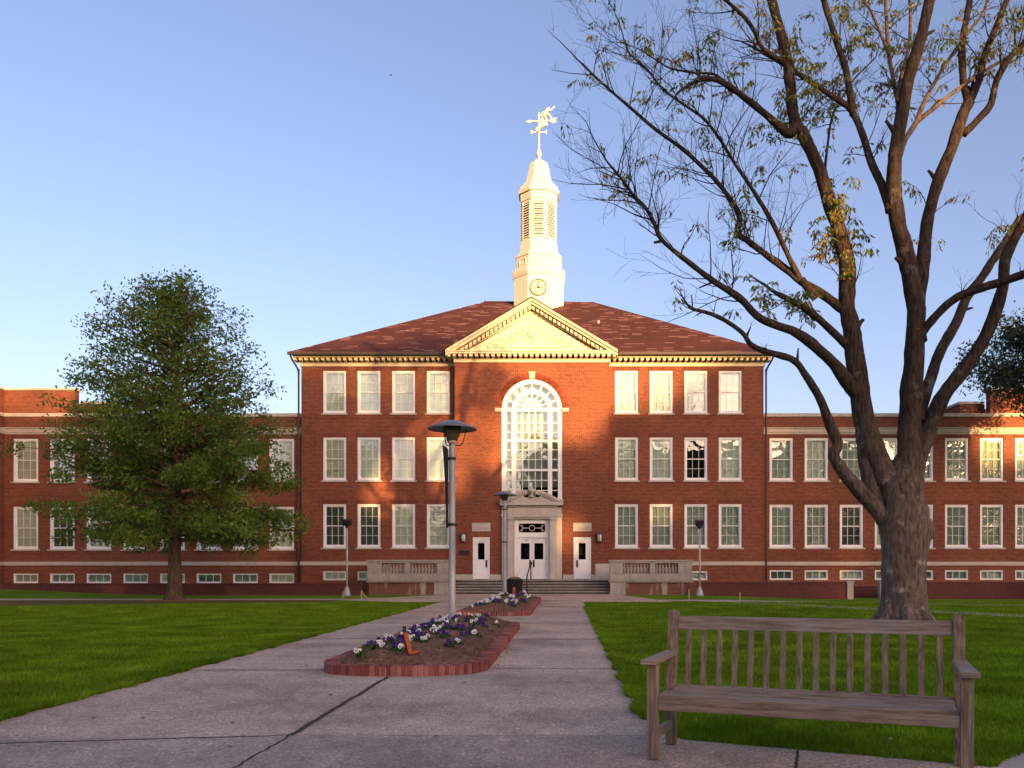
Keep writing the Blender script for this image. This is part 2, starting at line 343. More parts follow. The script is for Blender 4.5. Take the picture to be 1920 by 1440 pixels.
def ribbon(name, pts, wd, mat, dz):
    L = []; Rr = []
    for i, p in enumerate(pts):
        a, b = Vector(pts[max(i-1, 0)]), Vector(pts[min(i+1, len(pts)-1)]); t = (b-a).normalized(); nn = Vector((-t.y, t.x))*wd/2
        L.append((p[0]+nn.x, p[1]+nn.y)); Rr.append((p[0]-nn.x, p[1]-nn.y))
    vs = []; fs = []
    for (a, b) in zip(L, Rr): vs += [(a[0], a[1], gz(*a)+dz), (b[0], b[1], gz(*b)+dz)]
    for i in range(len(pts)-1): fs.append((2*i, 2*i+1, 2*i+3, 2*i+2))
    return tag(MB().add(vs, fs).build(name, mat), kind='structure')
PR, PL = .72, -5.02
edge_front = [(PR, 7.7), (.77, 7.1), (.92, 6.72), (2.72, 5.88)]
sheet('path', [(PL, -4), (PR, -4), (PR, 7.1), (PR, 34.7), (PL+.35, 34.7), (PL, 33.6), (PL, 16)], 'concrete', .004)
sheet('cross_path', [(PR+.001, -4), (8, -4), (8, 3.6), (5, 4.85), (2.90, 5.80), (2.72, 5.88), (.92, 6.72), (.79, 7.0), (PR+.001, 7.6)], 'concrete', .0045)
sheet('side_path', [(2.93, 5.785), (5, 4.855), (9, 6.2), (8.2, 10.0), (5.6, 8.05), (3.36, 6.25), (3.08, 6.0)], 'concrete_pale', .006)
sheet('plaza', [(-6.4, 34.71), (PR+3.6, 34.71), (3.9, 37.5), (2.7, 44.2), (2.7, 44.8), (-6.1, 44.8), (-6.1, 44.2), (-8.2, 39.6), (-9.6, 38.1), (-9.6, 36.6), (-7.0, 34.9)], 'concrete', .004)
ribbon('walkway', [(x, 37.3 + .03*(x+10)) for x in (-60, -45, -38, -33, -30, -27, -24, -21, -18, -15, -12, -9.6)], 1.5, 'concrete_pale', .007)
P1 = [(x, float(np.interp(x, [-60, -30, -20, -13, -9.3], [28.8, 29.6, 30.6, 32.6, 34.0]))+.3*math.sin(x*1.3)+.15*math.sin(x*3.1)) for x in np.linspace(-60, -9.3, 90)]; P2 = [(x, 36.5+.03*(x+10)) for x in np.linspace(-9.8, -60, 40)]
sheet('bare_ground', P1+P2, 'bare_ground', .0)
ribbon('walkway', [(3.7, 36.0), (5.0, 36), (6.4, 36), (8, 35.4), (10, 34.5), (13, 33.0), (17, 31), (25, 27.5), (40, 21)], 1.3, 'concrete_pale', .008)
ribbon('walkway', [(5.2, 35.9), (6.6, 34.5), (8, 32.2), (10, 29.0), (13, 24), (17, 18), (22, 10)], 1.2, 'concrete_pale', .012)
def jag(a, b, n=26, j=.012):
    return [(a[0]+(b[0]-a[0])*t/n + random.uniform(-j, j), a[1]+(b[1]-a[1])*t/n + random.uniform(-j, j)) for t in range(n+1)]
J1, J2, J3 = on_ground(728, 1270), on_ground(545, 1380), on_ground(400, 1465)
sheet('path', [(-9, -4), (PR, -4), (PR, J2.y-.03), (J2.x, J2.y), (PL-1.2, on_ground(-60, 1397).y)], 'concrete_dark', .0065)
ribbon('path_joint', jag(J1, J2), 0.05, 'joint_soil', .009); ribbon('path_joint', jag(J2, J3), .02, 'joint_soil', .009)
ribbon('path_joint', jag(on_ground(-60, 1397), J2), .026, 'joint_soil', .009); ribbon('path_joint', jag(J2, (PR, J2.y-.03)), .009, 'joint_soil', .009)
ribbon('path_joint', jag((PL, 11.3), (-3.1, 11.3)), .035, 'joint_soil', .009); ribbon('path_joint', jag((-.95, 11.5), (PR, 11.5)), .03, 'joint_soil', .009)
for yy in (16.2, 20.8, 25.4, 30.0):
    ribbon('path_joint', jag((PL, yy+.1), (-3.1, yy+.1)), .06, 'joint_soil', .009); ribbon('path_joint', jag((-1, yy), (PR, yy)), .045, 'joint_soil', .009)
ribbon('path_joint', jag((1.72, 6.3), (1.2, 4.6), j=.004), .02, 'joint_soil', .009)

# grass blades: nearest lawn beside and behind the bench, along the path edges
def in_poly(x, y, poly):
    c = np.zeros(len(x), bool); n = len(poly)
    for i in range(n):
        x0, y0 = poly[i]; x1, y1 = poly[(i+1) % n]
        c ^= ((y0 > y) != (y1 > y)) & (x < (x1-x0)*(y-y0)/((y1-y0) or 1e-9) + x0)
    return c
def blades(name, poly, N, h, wd, near):
    P = np.array(poly); x = rng.uniform(P[:,0].min(), P[:,0].max(), N); y = P[:,1].min() + (P[:,1].max()-P[:,1].min())*rng.random(N)**near
    k = in_poly(x, y, poly); x, y = x[k], y[k]; n = len(x)
    B = np.stack([x, y, np.full(n, -.012)], 1); a = rng.uniform(0, 2*np.pi, n); s = np.stack([np.cos(a), np.sin(a), 0*a], 1)*wd*(.6+.12*y[:,None])
    t = np.stack([rng.normal(0, .35, n), rng.normal(0, .35, n), np.ones(n)], 1)*(h*rng.uniform(.5, 1.3, n))[:,None]
    V = np.stack([B-s, B+s, B+t*.6+s*.7, B+t], 1)
    tag(link(name, quads_mesh(name, V, 'grass_blade')), kind='stuff')
blades('grass', [(PR+.0, 7.55), (.80, 6.98), (.94, 6.70), (2.72, 5.86), (2.9, 5.78), (3.1, 5.99), (5.6, 8.0), (8.5, 10.5), (14, 20), (PR, 20)], 420000, .05, .0032, 2.2)
def tufts(x0, side, y0, y1, N):
    y = y0+(y1-y0)*rng.random(N)**1.5; x = x0+side*rng.uniform(-.035, .12, N)+.03*np.sin(y*5.3)+.02*np.sin(y*13.1); k = rng.random(N) < .35+.65*(np.sin(y*2.1)+np.sin(y*5.7) > -.4); x, y = x[k], y[k]; n = len(x)
    B = np.stack([x, y, np.zeros(n)], 1); a = rng.uniform(0, 2*np.pi, n); q_ = np.stack([np.cos(a), np.sin(a), 0*a], 1)*.004*(1+.1*y[:, None]); t = np.stack([rng.normal(-side*.5, .5, n), rng.normal(0, .5, n), np.ones(n)], 1)*(.055*rng.uniform(.5, 1.5, n))[:, None]
    tag(link('edge_grass', quads_mesh('edge_grass', np.stack([B-q_, B+q_, B+t*.6+q_*.7, B+t], 1), 'grass_blade')), kind='stuff')
tufts(PL, -1, 6.5, 30, 26000); tufts(PR, 1, 7.6, 30, 26000)
blades('grass', [(PR, 17), (22, 17), (22, 34), (PR, 34)], 200000, .06, .0022, 1.3)
blades('grass', [(PL, 17), (-30, 17), (-30, 29.7), (-20, 30.7), (-13, 32.7), (-9.3, 33.6), (PL, 33.6)], 260000, .06, .0022, 1.3)
blades('grass', [(PL+.02, 6.5), (PL+.02, 20), (-16, 20), (-9, 6.5)], 260000, .05, .004, 1.6)

N = 520; fx0 = rng.uniform(-14, 12, N); fy0 = 6+rng.random(N)**1.3*24; fz = np.where((fx0 > PL) & (fx0 < PR), .012, .045)
tag(link('fallen_leaves', quads_mesh('fallen_leaves', leaf_quads(np.stack([fx0, fy0, fz], 1), .06, .04)*np.array([1, 1, .25])+np.stack([0*fz, 0*fz, fz*.75], 1)[:, None, :], 'dead_leaf')), kind='stuff')

# ------------------------------------------------------------------ the school building
XC, YW, YB, YG = -1.85, 48.0, 47.3, 48.4
BZ = 13.0                                   # half width of the middle block
bld = thing('school_building', (XC, YW, 0), 'long red brick school building with white clock tower and pedimented middle bay', 'building')
def wall_open(mb, x0, x1, z0, z1, Y, ops, depth):
    """front wall sheet at Y (facing -y) with openings and their reveals"""
    X = sorted({x0, x1, *[v for o in ops for v in o[:2]]}); Z = sorted({z0, z1, *[v for o in ops for v in o[2:4]]})
    X = [v for v in X if x0 <= v <= x1]; Z = [v for v in Z if z0 <= v <= z1]
    for i in range(len(X)-1):
        for j in range(len(Z)-1):
            cx, cz = (X[i]+X[i+1])/2, (Z[j]+Z[j+1])/2
            if any(o[0] < cx < o[1] and o[2] < cz < o[3] for o in ops): continue
            mb.add([(X[i],Y,Z[j]),(X[i+1],Y,Z[j]),(X[i+1],Y,Z[j+1]),(X[i],Y,Z[j+1])], [(0,1,2,3)])
    for a, b, c, d in ops:
        y2 = Y+depth
        mb.add([(a,Y,c),(a,Y,d),(a,y2,d),(a,y2,c)], [(0,1,2,3)]); mb.add([(b,Y,c),(b,y2,c),(b,y2,d),(b,Y,d)], [(0,1,2,3)])
        mb.add([(a,Y,d),(b,Y,d),(b,y2,d),(a,y2,d)], [(0,1,2,3)]); mb.add([(a,Y,c),(a,y2,c),(b,y2,c),(b,Y,c)], [(0,1,2,3)])

ROWS_M = [(10.08, 12.48), (6.30, 8.74), (2.52, 4.98)]
COLS_M = [XC+s*c for s in (-1, 1) for c in (11.13, 9.20, 7.25, 5.30)]
WM = 1.30
wins = []                                   # x, z0, w, h, Y, row, side
for x in COLS_M:
    for r, (a, b) in enumerate(ROWS_M): wins.append((x, a, WM, b-a, YW, r, 'middle'))
for x in (XC-11.13, XC-9.2, XC+9.2): wins.append((x, .69, WM, .52, YW, 3, 'middle'))
COLS_L = [(p-CX)*YG/F for p in (48, 116.5, 185, 254, 323, 391.5, 460, 528)]
COLS_R = [(1465+65.8*k-CX)*YG/F for k in range(8)]
for x in COLS_L:
    for r, (a, b) in enumerate(((6.27, 8.72), (2.44, 4.86), (.52, 1.07))): wins.append((x, a, 1.42, b-a, YG, r+1, 'left'))
for x in COLS_R:
    for r, (a, b) in enumerate(((6.33, 8.76), (2.53, 4.98), (.70, 1.26))): wins.append((x, a, 1.33, b-a, YG, r+1, 'right'))
def ops_of(side): return [(x-w_/2, x+w_/2, z, z+h) for x, z, w_, h, Y, r, s in wins if s == side]

# middle block wall
m = MB(); XL, XR = XC-BZ, XC+BZ; DB = 19.0
wall_open(m, XL, XC-4.286, -.5, 12.72, YW, ops_of('middle'), .2); wall_open(m, XC+4.286, XR, -.5, 12.72, YW, ops_of('middle'), .2)
m.add([(XL,YW,-.5),(XL,YW,12.72),(XL,YW+DB,12.72),(XL,YW+DB,-.5)], [(0,1,2,3)]); m.add([(XR,YW,-.5),(XR,YW+DB,-.5),(XR,YW+DB,12.72),(XR,YW,12.72)], [(0,1,2,3)])
m.add([(XL,YW+DB,-.5),(XL,YW+DB,12.72),(XR,YW+DB,12.72),(XR,YW+DB,-.5)], [(0,1,2,3)])
m.build('wall', 'brick', bld, uv=True)
# projecting bay
m = MB(); b0, b1 = XC-4.286, XC+4.286; AR, AZ = 1.68, 10.16
door_ops = [(XC-.98, XC+.98, .72, 4.05), (XC-3.28, XC-2.34, .74, 3.09), (XC+2.31, XC+3.28, .74, 3.09)]
wall_open(m, b0, b1, -.5, AZ, YB, door_ops + [(XC-AR, XC+AR, 5.07, AZ)], .25)
ZT = 12.76
m.add([(b0,YB,AZ),(XC-AR,YB,AZ),(XC-AR,YB,ZT),(b0,YB,ZT)], [(0,1,2,3)]); m.add([(XC+AR,YB,AZ),(b1,YB,AZ),(b1,YB,ZT),(XC+AR,YB,ZT)], [(0,1,2,3)])
NA = 40
for k in range(NA):
    a, b = math.pi*(1-k/NA), math.pi*(1-(k+1)/NA)
    pa, pb = (XC+AR*math.cos(a), AZ+AR*math.sin(a)), (XC+AR*math.cos(b), AZ+AR*math.sin(b))
    m.add([(pa[0],YB,pa[1]),(pb[0],YB,pb[1]),(pb[0],YB,ZT),(pa[0],YB,ZT)], [(0,1,2,3)])
    m.add([(pa[0],YB,pa[1]),(pa[0],YB+.25,pa[1]),(pb[0],YB+.25,pb[1]),(pb[0],YB,pb[1])], [(0,1,2,3)])
for x, sg in ((b0, -1), (b1, 1)):
    q4 = [(x,YB,-.5),(x,YW,-.5),(x,YW,ZT),(x,YB,ZT)]; m.add(q4 if sg > 0 else q4[::-1], [(0,1,2,3)])
bay = m.build('entrance_bay_wall', 'brick', bld, uv=True)
# dark rooms behind the openings
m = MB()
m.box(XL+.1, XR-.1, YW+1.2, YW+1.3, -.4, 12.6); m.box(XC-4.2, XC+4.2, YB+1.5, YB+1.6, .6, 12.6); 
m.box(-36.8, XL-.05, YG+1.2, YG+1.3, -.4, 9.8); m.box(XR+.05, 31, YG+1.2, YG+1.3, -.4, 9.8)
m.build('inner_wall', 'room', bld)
# wings
def wing(x0, x1, side, hi):
    m = MB(); wall_open(m, x0, x1, -.6, 9.95, YG, ops_of(side), .2)
    m.box(x0, x1, YG+.35, YG+.5, 9.78, 9.95)          # parapet rear face and roof deck behind it
    m.box(x0, x1, YG+.52, YG+14, 9.3, 9.55); m.box(x0, x1, YG+13.8, YG+14, -.6, 9.3)
    a, b, c = hi                                       # taller end parapet: a..b high, b..c lower step
    lo, hi_ = min(a, b), max(a, b); m.box(lo, hi_, YG+.003, YG+.45, 10.155, 11.45)
    if b < c: m.box(b, c, YG+.6, YG+3.0, 10.155, 10.78)
    else: m.box(c, b, YG+.6, YG+3.0, 10.155, 10.78)
    m.build('wing_wall', 'brick', bld, uv=True)
    t = MB()
    t.box(x0, x1, YG-.08, YG+.52, 9.953, 10.152); t.build('coping', 'stone_trim', bld, bevel=.012); t = MB()       # parapet coping
    t.prism([(x0, 8.96), (x1, 8.96), (x1, 9.06), (x0, 9.06)], YG-.05, YG+.003); t.prism([(x0, 9.06), (x1, 9.06), (x1, 9.27), (x0, 9.27)], YG-.10, YG+.003); t.prism([(x0, 9.27), (x1, 9.27), (x1, 9.33), (x0, 9.33)], YG-.16, YG+.003)
    MB().box(lo-.08, hi_+.08, YG-.07, YG+.52, 11.453, 11.60).build('coping', 'stone_trim', bld, bevel=.012)
    MB().box(min(b, c)+(.09 if b < c else -.08), max(b, c)+(.08 if b < c else -.09), YG+.52, YG+3.08, 10.783, 10.93).build('coping', 'stone_trim', bld, bevel=.012)
    t.build('stone_cornice', 'stone_trim', bld, bevel=.012); t = MB(); t.box(x0, x1, YG-.06, YG+.003, 1.52, 1.74)         # water table
    t.build('stone_band', 'stone_trim', bld, bevel=.012)
LX0 = (8-CX)*YG/F
wing(LX0, XL-.002, 'left', (LX0, (140-CX)*YG/F, (190-CX)*YG/F)); wing(XR+.002, 31.5, 'right', (31.5, (1856-CX)*YG/F, (1809-CX)*YG/F))
# end pavilion coming forward at the far left
m = MB(); m.box(LX0-9, LX0, YG-5, YG+6, -.6, 9.95); m.box(LX0-9, LX0, YG-5, YG+6, 10.155, 11.45); m.build('pavilion_wall', 'brick', bld, uv=True)
for e_, za, zc, nm_ in ((.08, 9.953, 10.152, 'coping'), (.09, 8.97, 9.3, 'stone_cornice'), (.08, 11.453, 11.6, 'coping'), (.05, 1.52, 1.74, 'stone_band')): MB().box(LX0-9.1, LX0+e_, YG-5.1, YG+6.1, za, zc).build(nm_, 'stone_trim', bld, bevel=.012)
# middle block trims
for a, b in ((XL-.05, XC-8.4), (XC+8.4, XR+.05)): MB().box(a, b, YW-.06, YW+.003, 1.525, 1.745).build('stone_band', 'stone_trim', bld, bevel=.012)
for a, b in ((XL-.03, b0-.003), (b1+.003, XR+.03)):
    m = MB(); m.box(a, b, YW-.05, YW+.003, 9.90, 9.975); m.box(a, b, YW-.03, YW+.003, 9.80, 9.90); m.build('string_course', 'brick', bld, uv=True)
# flat soldier arches over the windows
for x, z, w_, h, Y, r, s in wins:
    if r < 3: MB().box(x-w_/2-.11, x+w_/2+.11, Y-.012, Y+.003, z+h+.003, z+h+.243).build('soldier_arch', 'brick_soldier', bld, uv=True)
# arch ring of the great window
m = MB(); n = 74
for k in range(n):
    a, b = math.pi*k/n, math.pi*(k+.88)/n
    for r0, r1 in ((AR+.005, AR+.165), (AR+.177, AR+.335)):
        P = lambda r, t: (XC + r*math.cos(t), AZ + r*math.sin(t)); m.prism([P(r0,a), P(r1,a), P(r1,b), P(r0,b)], YB-.02, YB+.003)
m.build('brick_arch', 'arch_brick', bld)
m = MB(); m.prism([(XC-.14, AZ+AR+.02), (XC+.14, AZ+AR+.02), (XC+.19, AZ+AR+.42), (XC-.19, AZ+AR+.42)], YB-.09, YB-.022); m.build('keystone', 'stone_trim', bld, bevel=.01)
for s in (-1, 1): MB().box(XC+s*1.86-.19, XC+s*1.86+.19, YB-.07, YB-.022, AZ-.12, AZ+.09).build('springer_stone', 'stone_trim', bld, bevel=.01)
# stone plinth beside the doors, carved panels over the side doors
for a, b, t in ((b0, XC-3.29, 1.02), (XC-2.33, XC-1.72, 1.02), (XC+1.72, XC+2.30, 1.02), (XC+3.29, XC+3.50, 1.02), (XC+3.503, b1+.01, 1.62)): MB().box(a, b, YB-.05, YB+.003, .72, t).build('plinth', 'limestone', bld, bevel=.01)
for s, xx in ((-1, XC-2.81), (1, XC+2.79)):
    m = MB(); m.box(xx-.51, xx+.51, YB-.05, YB+.003, 3.41, 3.88); m.box(xx-.36, xx+.36, YB-.075, YB-.052, 3.52, 3.54)
    m.box(xx-.36, xx+.36, YB-.075, YB-.052, 3.74, 3.76); m.tube([(xx-.3, YB-.06, 3.7), (xx-.1, YB-.07, 3.6), (xx+.1, YB-.07, 3.6), (xx+.3, YB-.06, 3.7)], .025, 6)
    m.build('stone_panel', 'limestone', bld, bevel=.008)

# ---- cornice of the middle block
def cornice(x0, x1, y0, z, name, ends, step=.30):
    """white entablature along the front; x0..x1 wall extent, y0 wall plane"""
    m = MB(); a = .32 if ends[0] else 0; b = .32 if ends[1] else 0
    m.box(x0-(.06 if ends[0] else 0), x1+(.06 if ends[1] else 0), y0-.07, y0+.4, z, z+.17)
    m.box(x0-(.10 if ends[0] else 0), x1+(.10 if ends[1] else 0), y0-.12, y0+.4, z+.173, z+.215)
    m.box(x0-a*.93, x1+b*.93, y0-.56, y0+.5, z+.39, z+.50); m.box(x0-a, x1+b, y0-.62, y0+.5, z+.503, z+.56)
    n = int((x1-x0+a*.7+b*.7)/step)
    for k in range(n+1):
        x = x0-a*.7 + (x1-x0+(a+b)*.7)*k/n
        m.box(x-.075, x+.075, y0-.50, y0+.1, z+.235, z+.388)
    return m
for s, X in ((-1, XL), (1, XR)):                      # front and returns along the two sides
    m = cornice(XL, b0-.004, YW, 12.71, 'cornice', (1, 0)) if s < 0 else cornice(b1+.004, XR, YW, 12.71, 'cornice', (0, 1))
    for ox, z0, z1 in ((.06, 12.712, 12.88), (.27, 13.10, 13.208), (.31, 13.211, 13.268)):
        m.box(min(X, X+s*ox), max(X, X+s*ox), YW+.41 if ox < .1 else YW+.51, YW+DB, z0, z1)
    m.build('cornice', 'cream_trim', bld, bevel=.008)
# hip roof
ez, ey0, ey1, ex = 13.272, YW-.78, YW+DB+1.8, BZ+.42
RY, RZ, RH = 58.2, 19.5, 3.72
EC = [(XC-ex, ey0, ez), (XC+ex, ey0, ez), (XC+ex, ey1, ez), (XC-ex, ey1, ez)]; RG = [(XC-RH, RY, RZ), (XC+RH, RY, RZ)]
m = MB(); V = EC + [(x, y, z+.09) for x, y, z in EC] + RG
m.add(V, [(0,3,2,1), (0,1,5,4), (1,2,6,5), (2,3,7,6), (3,0,4,7), (4,5,9,8), (5,6,9), (6,7,8,9), (7,4,8)])
roof = m.build('roof', 'shingle', bld, uv=True)
m = MB()
m.box(XC-ex-.10, XC+ex+.10, ey0-.09, ey0-.003, ez-.10, ez+.07)
m.build('gutter', 'gutter', roof, bevel=.02)
m = MB()
for a, b in ((EC[0], RG[0]), (EC[1], RG[1]), (RG[0], RG[1])):
    m.tube([(a[0], a[1], a[2]+.05), (b[0], b[1], b[2]-.01)], .045, 6)
m.build('ridge_cap', 'shingle', roof, uv=True)
vp = at(1122, 612, 53.0); m = MB(); m.lathe([(.055, -.5), (.055, .28), (.07, .28), (.07, .34)], vp.x, vp.y, 10); m.v = [(x, y, z+vp.z) for x, y, z in m.v]; m.build('vent_pipe', 'cream_trim', roof)
for s in (-1, 1):                                     # downpipes at the corners
    X = XC+s*(BZ+.12); m = MB()
    m.tube(catmull([(XC+s*(ex-.02), ey0+.1, ez-.05), (XC+s*(ex-.05), ey0+.3, ez-.28), (X+s*.03, YW-.2, 12.55), (X, YW-.1, 12.2), (X, YW-.1, 11.5), (X, YW-.1, -.2)], 6), .055, 8)
    m.build('downpipe', 'gutter', bld, smooth=True)

# ---- pediment over the bay
PY, HW, PZ0, PZ1 = YB-.62, 4.72, 13.24, 16.15
ped = MB()
ped.box(b0-.05, b1+.05, YB-.08, YB+.5, 12.765, 12.93); ped.box(b0-.09, b1+.09, YB-.13, YB+.5, 12.933, 12.975)
n = 30
for k in range(n+1):
    x = XC-4.55 + 9.1*k/n; ped.box(x-.085, x+.085, YB-.50, YB+.1, 12.99, 13.133)
ped.box(b0-.40, b1+.40, PY+.06, YW-.625, 13.135, 13.235); ped.box(b0-.44, b1+.44, PY, YW-.63, 13.238, 13.30)
pd = ped.build('pediment', 'cream_trim', bld, bevel=.008)
sl = (PZ1-PZ0)/HW
for s in (-1, 1):
    m = MB()
    def para(t0, t1, y0, y1, xi=0.0):                 # strip between heights t0..t1 below the outer slope line
        P = [(XC+s*HW, PZ0-t1+.08), (XC+s*HW, PZ0-t0+.08), (XC, PZ1-t0), (XC, PZ1-t1)]
        if t1 > .3: P = [(XC+s*(HW-t1/sl+.30), 13.302), (XC+s*(HW-t0/sl+.35), 13.302), (XC, PZ1-t0), (XC, PZ1-t1)]
        m.prism(P if s < 0 else P[::-1], y0, y1)
    para(0, .15, PY-.05, YB+.1); para(.153, .30, PY+.05, YB+.1); para(.50, .66, YB-.12, YB+.1)
    nd = 17
    for k in range(nd):
        t = (k+.6)/nd; xx = XC+s*(HW-.75)*(1-t); zz = PZ1-.40-sl*(abs(xx-XC))
        P = [(xx-.08, zz-.09+s*sl*.08), (xx+.08, zz-.09-s*sl*.08), (xx+.08, zz+.09-s*sl*.08), (xx-.08, zz+.09+s*sl*.08)]
        m.prism(P, YB-.42, YB+.05)
    m.build('raking_cornice', 'cream_trim', pd, bevel=.006)
m = MB(); m.prism([(XC-HW+.95, 13.303), (XC+HW-.95, 13.303), (XC, PZ1-.67)], YB-.06, YB+.1)
ty = m.build('tympanum', 'cream_trim', pd)
m = MB()                                              # carved wreath and scrolls
m.tube([(XC+.36*math.cos(a)*1.1, YB-.07, 14.35+.42*math.sin(a)) for a in np.linspace(0, 2*np.pi, 25)], .035, 6); m.lathe([(.02, 0), (.26, .02), (.2, .06), (.02, .09)], 0, 0, 14)
k0 = len(m.v)-4*14
m.v[k0:] = [(XC+x, YB-.06-z, 14.35+y) for x, y, z in m.v[k0:]]
for s in (-1, 1):
    for (cx, cz, r, tn) in ((.75, 14.15, .22, 1.6), (1.2, 13.98, .2, -1.5), (1.62, 13.82, .16, 1.5), (1.95, 13.72, .12, -1.4), (.62, 14.62, .14, 1.2)):
        m.tube([(XC+s*(cx+r*(1-t*.8)*math.cos(tn*4*t+1)), YB-.07, cz+r*(1-t*.8)*math.sin(tn*4*t+1)) for t in np.linspace(0, 1, 16)], .028, 5)
    for k in range(12):
        cx = .5+.16*k; cz = 14.3-.055*k+.14*math.sin(k*2.1)
        m.tube([(XC+s*cx, YB-.075, cz), (XC+s*(cx+.13), YB-.1, cz+.05*math.cos(k)), (XC+s*(cx+.22), YB-.075, cz+.09*math.cos(k*1.7))], [.015, .035, .012], 5)
    m.tube([(XC+s*.1, YB-.08, 13.55), (XC+s*.8, YB-.08, 13.62), (XC+s*1.6, YB-.08, 13.56), (XC+s*2.1, YB-.08, 13.6)], .03, 5)
m.build('carving', 'cream_trim', ty, smooth=True)
m = MB(); yb = 52.9                                   # little gable roof behind the pediment
for s in (-1, 1):
    A = [(XC, PY-.08, PZ1+.012), (XC+s*(HW+.12), PY-.08, PZ0+.03), (XC+s*(HW+.12), yb-4.9, PZ0+.03), (XC, yb, PZ1+.012)]
    lo = [(x, y, z+.06) for x, y, z in A]; m.add(A+lo, [(0,1,2,3), (7,6,5,4), (0,4,5,1), (1,5,6,2), (2,6,7,3)])
m.build('gable_roof', 'shingle', bld, uv=True)

# ---- clock tower
TX, TY = XC+.06, 58.0; S = F/TY
def tz(y): return HC + (CY-y)/S
def octo(mb, ap0, y0, ap1, y1):          # octagonal frustum by apothem (m) and photo heights
    k = 1/math.cos(math.pi/8); return mb.lathe([(ap0*k, tz(y0)), (ap1*k, tz(y1))], TX, TY, 8, math.pi/8)
m = MB()
octo(m, 1.66, 640, 1.66, 529.2); octo(m, 1.70, 529, 1.75, 524); octo(m, 1.75, 523.9, 1.75, 515); octo(m, 1.66, 514.9, 1.55, 511)
octo(m, 1.50, 510.9, 1.50, 491); octo(m, 1.55, 490.9, 1.55, 487); octo(m, 1.42, 486.9, 1.38, 481); octo(m, 1.28, 480.9, 1.26, 465); octo(m, 1.22, 464.9, 1.18, 458)
octo(m, 1.145, 457.9, 1.145, 385.1)
octo(m, 1.20, 385, 1.24, 378); octo(m, 1.24, 377.9, 1.24, 371); octo(m, 1.36, 370.9, 1.36, 364); octo(m, 1.30, 363.9, 1.24, 357)
tower = m.build('clock_tower', 'tower_paint', bld, bevel=.012)
m = MB(); prof = [(1.22, 356.9), (1.05, 351), (.88, 345), (.80, 338), (.74, 330), (.66, 318), (.58, 310), (.45, 305.5), (.2, 301.5), (.05, 300)]
k = 1/math.cos(math.pi/8); m.lathe([(r*k, tz(y)) for r, y in prof], TX, TY, 8, math.pi/8); m.build('dome', 'tower_paint', tower, bevel=.01)
for kf in range(8):
    a = -math.pi/2 + kf*math.pi/4; ca, sa = math.cos(a), math.sin(a); u = Vector((-sa, ca, 0)); nn = Vector((ca, sa, 0)); o = Vector((TX, TY, 0)) + nn*1.147
    m = MB(); m.cur = 0; zl, zh = tz(454), tz(390)
    P = lambda du, dn, z: o + u*du + nn*dn + Vector((0, 0, z))
    m.hexa([P(-.30, .004, zl), P(-.30, .0, zl), P(.30, .0, zl), P(.30, .004, zl)][::-1] + [P(-.30, .004, zh), P(-.30, .0, zh), P(.30, .0, zh), P(.30, .004, zh)][::-1])
    m.cur = 1; ns = 14
    for j in range(ns):
        z = zl + (zh-zl)*(j+.1)/ns; h = (zh-zl)/ns
        m.hexa([P(-.31, .01, z+.02), P(-.31, .06, z-.02), P(.31, .06, z-.02), P(.31, .01, z+.02), P(-.31, .01, z+h*.40+.02), P(-.31, .06, z+h*.34-.02), P(.31, .06, z+h*.34-.02), P(.31, .01, z+h*.40+.02)])
    for du in (-.34, .34): m.hexa([P(du-.03, .0, zl-.05), P(du-.03, .05, zl-.05), P(du+.03, .05, zl-.05), P(du+.03, .0, zl-.05), P(du-.03, .0, zh+.05), P(du-.03, .05, zh+.05), P(du+.03, .05, zh+.05), P(du+.03, .0, zh+.05)])
    m.build('louvre', ['room', 'tower_paint'], tower)
    m = MB(); o2 = Vector((TX, TY, 0)) + nn*1.503; z0, z1 = tz(507), tz(496)
    Q = lambda du, dn, z: o2 + u*du + nn*dn + Vector((0, 0, z))
    for (d0, d1, za, zb) in ((-.34, .34, z0, z0+.05), (-.34, .34, z1-.05, z1), (-.34, -.29, z0+.051, z1-.051), (.29, .34, z0+.051, z1-.051)):
        m.hexa([Q(d0, 0, za), Q(d0, .035, za), Q(d1, .035, za), Q(d1, 0, za), Q(d0, 0, zb), Q(d0, .035, zb), Q(d1, .035, zb), Q(d1, 0, zb)])
    m.build('tower_panel', 'tower_paint', tower)
cy0 = TY-1.662; cz = HC + (CY-539)*cy0/F; m = MB()      # dial, ring, marks, hands
def disc(mb, r0, r1, y0, y1, n=40): mb.ring(TX, cz, r0, r1, 0, 2*math.pi, n, y0, y1)
m.cur = 0; m.prism([(TX+.52*math.cos(a), cz+.52*math.sin(a)) for a in np.linspace(0, 2*np.pi, 40, endpoint=False)], cy0-.03, cy0)
m.cur = 1; disc(m, .50, .56, cy0-.06, cy0)
for h in range(12):
    a = math.pi/2 - h*math.pi/6
    for q_ in (-.022, .022) if h % 3 else (-.03, 0, .03):
        p0, p1 = Vector((TX+.36*math.cos(a)-q_*math.sin(a), cy0-.035, cz+.36*math.sin(a)+q_*math.cos(a))), Vector((TX+.45*math.cos(a)-q_*math.sin(a), cy0-.035, cz+.45*math.sin(a)+q_*math.cos(a)))
        m.bar(p0, p1, .018, .012)
m.build('clock_face', ['cream_trim', 'black_iron'], tower)
m = MB()
m.prism([(TX-.035, cz-.08), (TX+.035, cz-.08), (TX+.022, cz+.42), (TX-.012, cz+.42)], cy0-.075, cy0-.062)
m.prism([(TX-.07, cz-.05), (TX+.29, cz-.005), (TX+.29, cz+.03), (TX-.06, cz+.045)], cy0-.06, cy0-.047)
m.build('clock_hand', 'black_iron', tower)
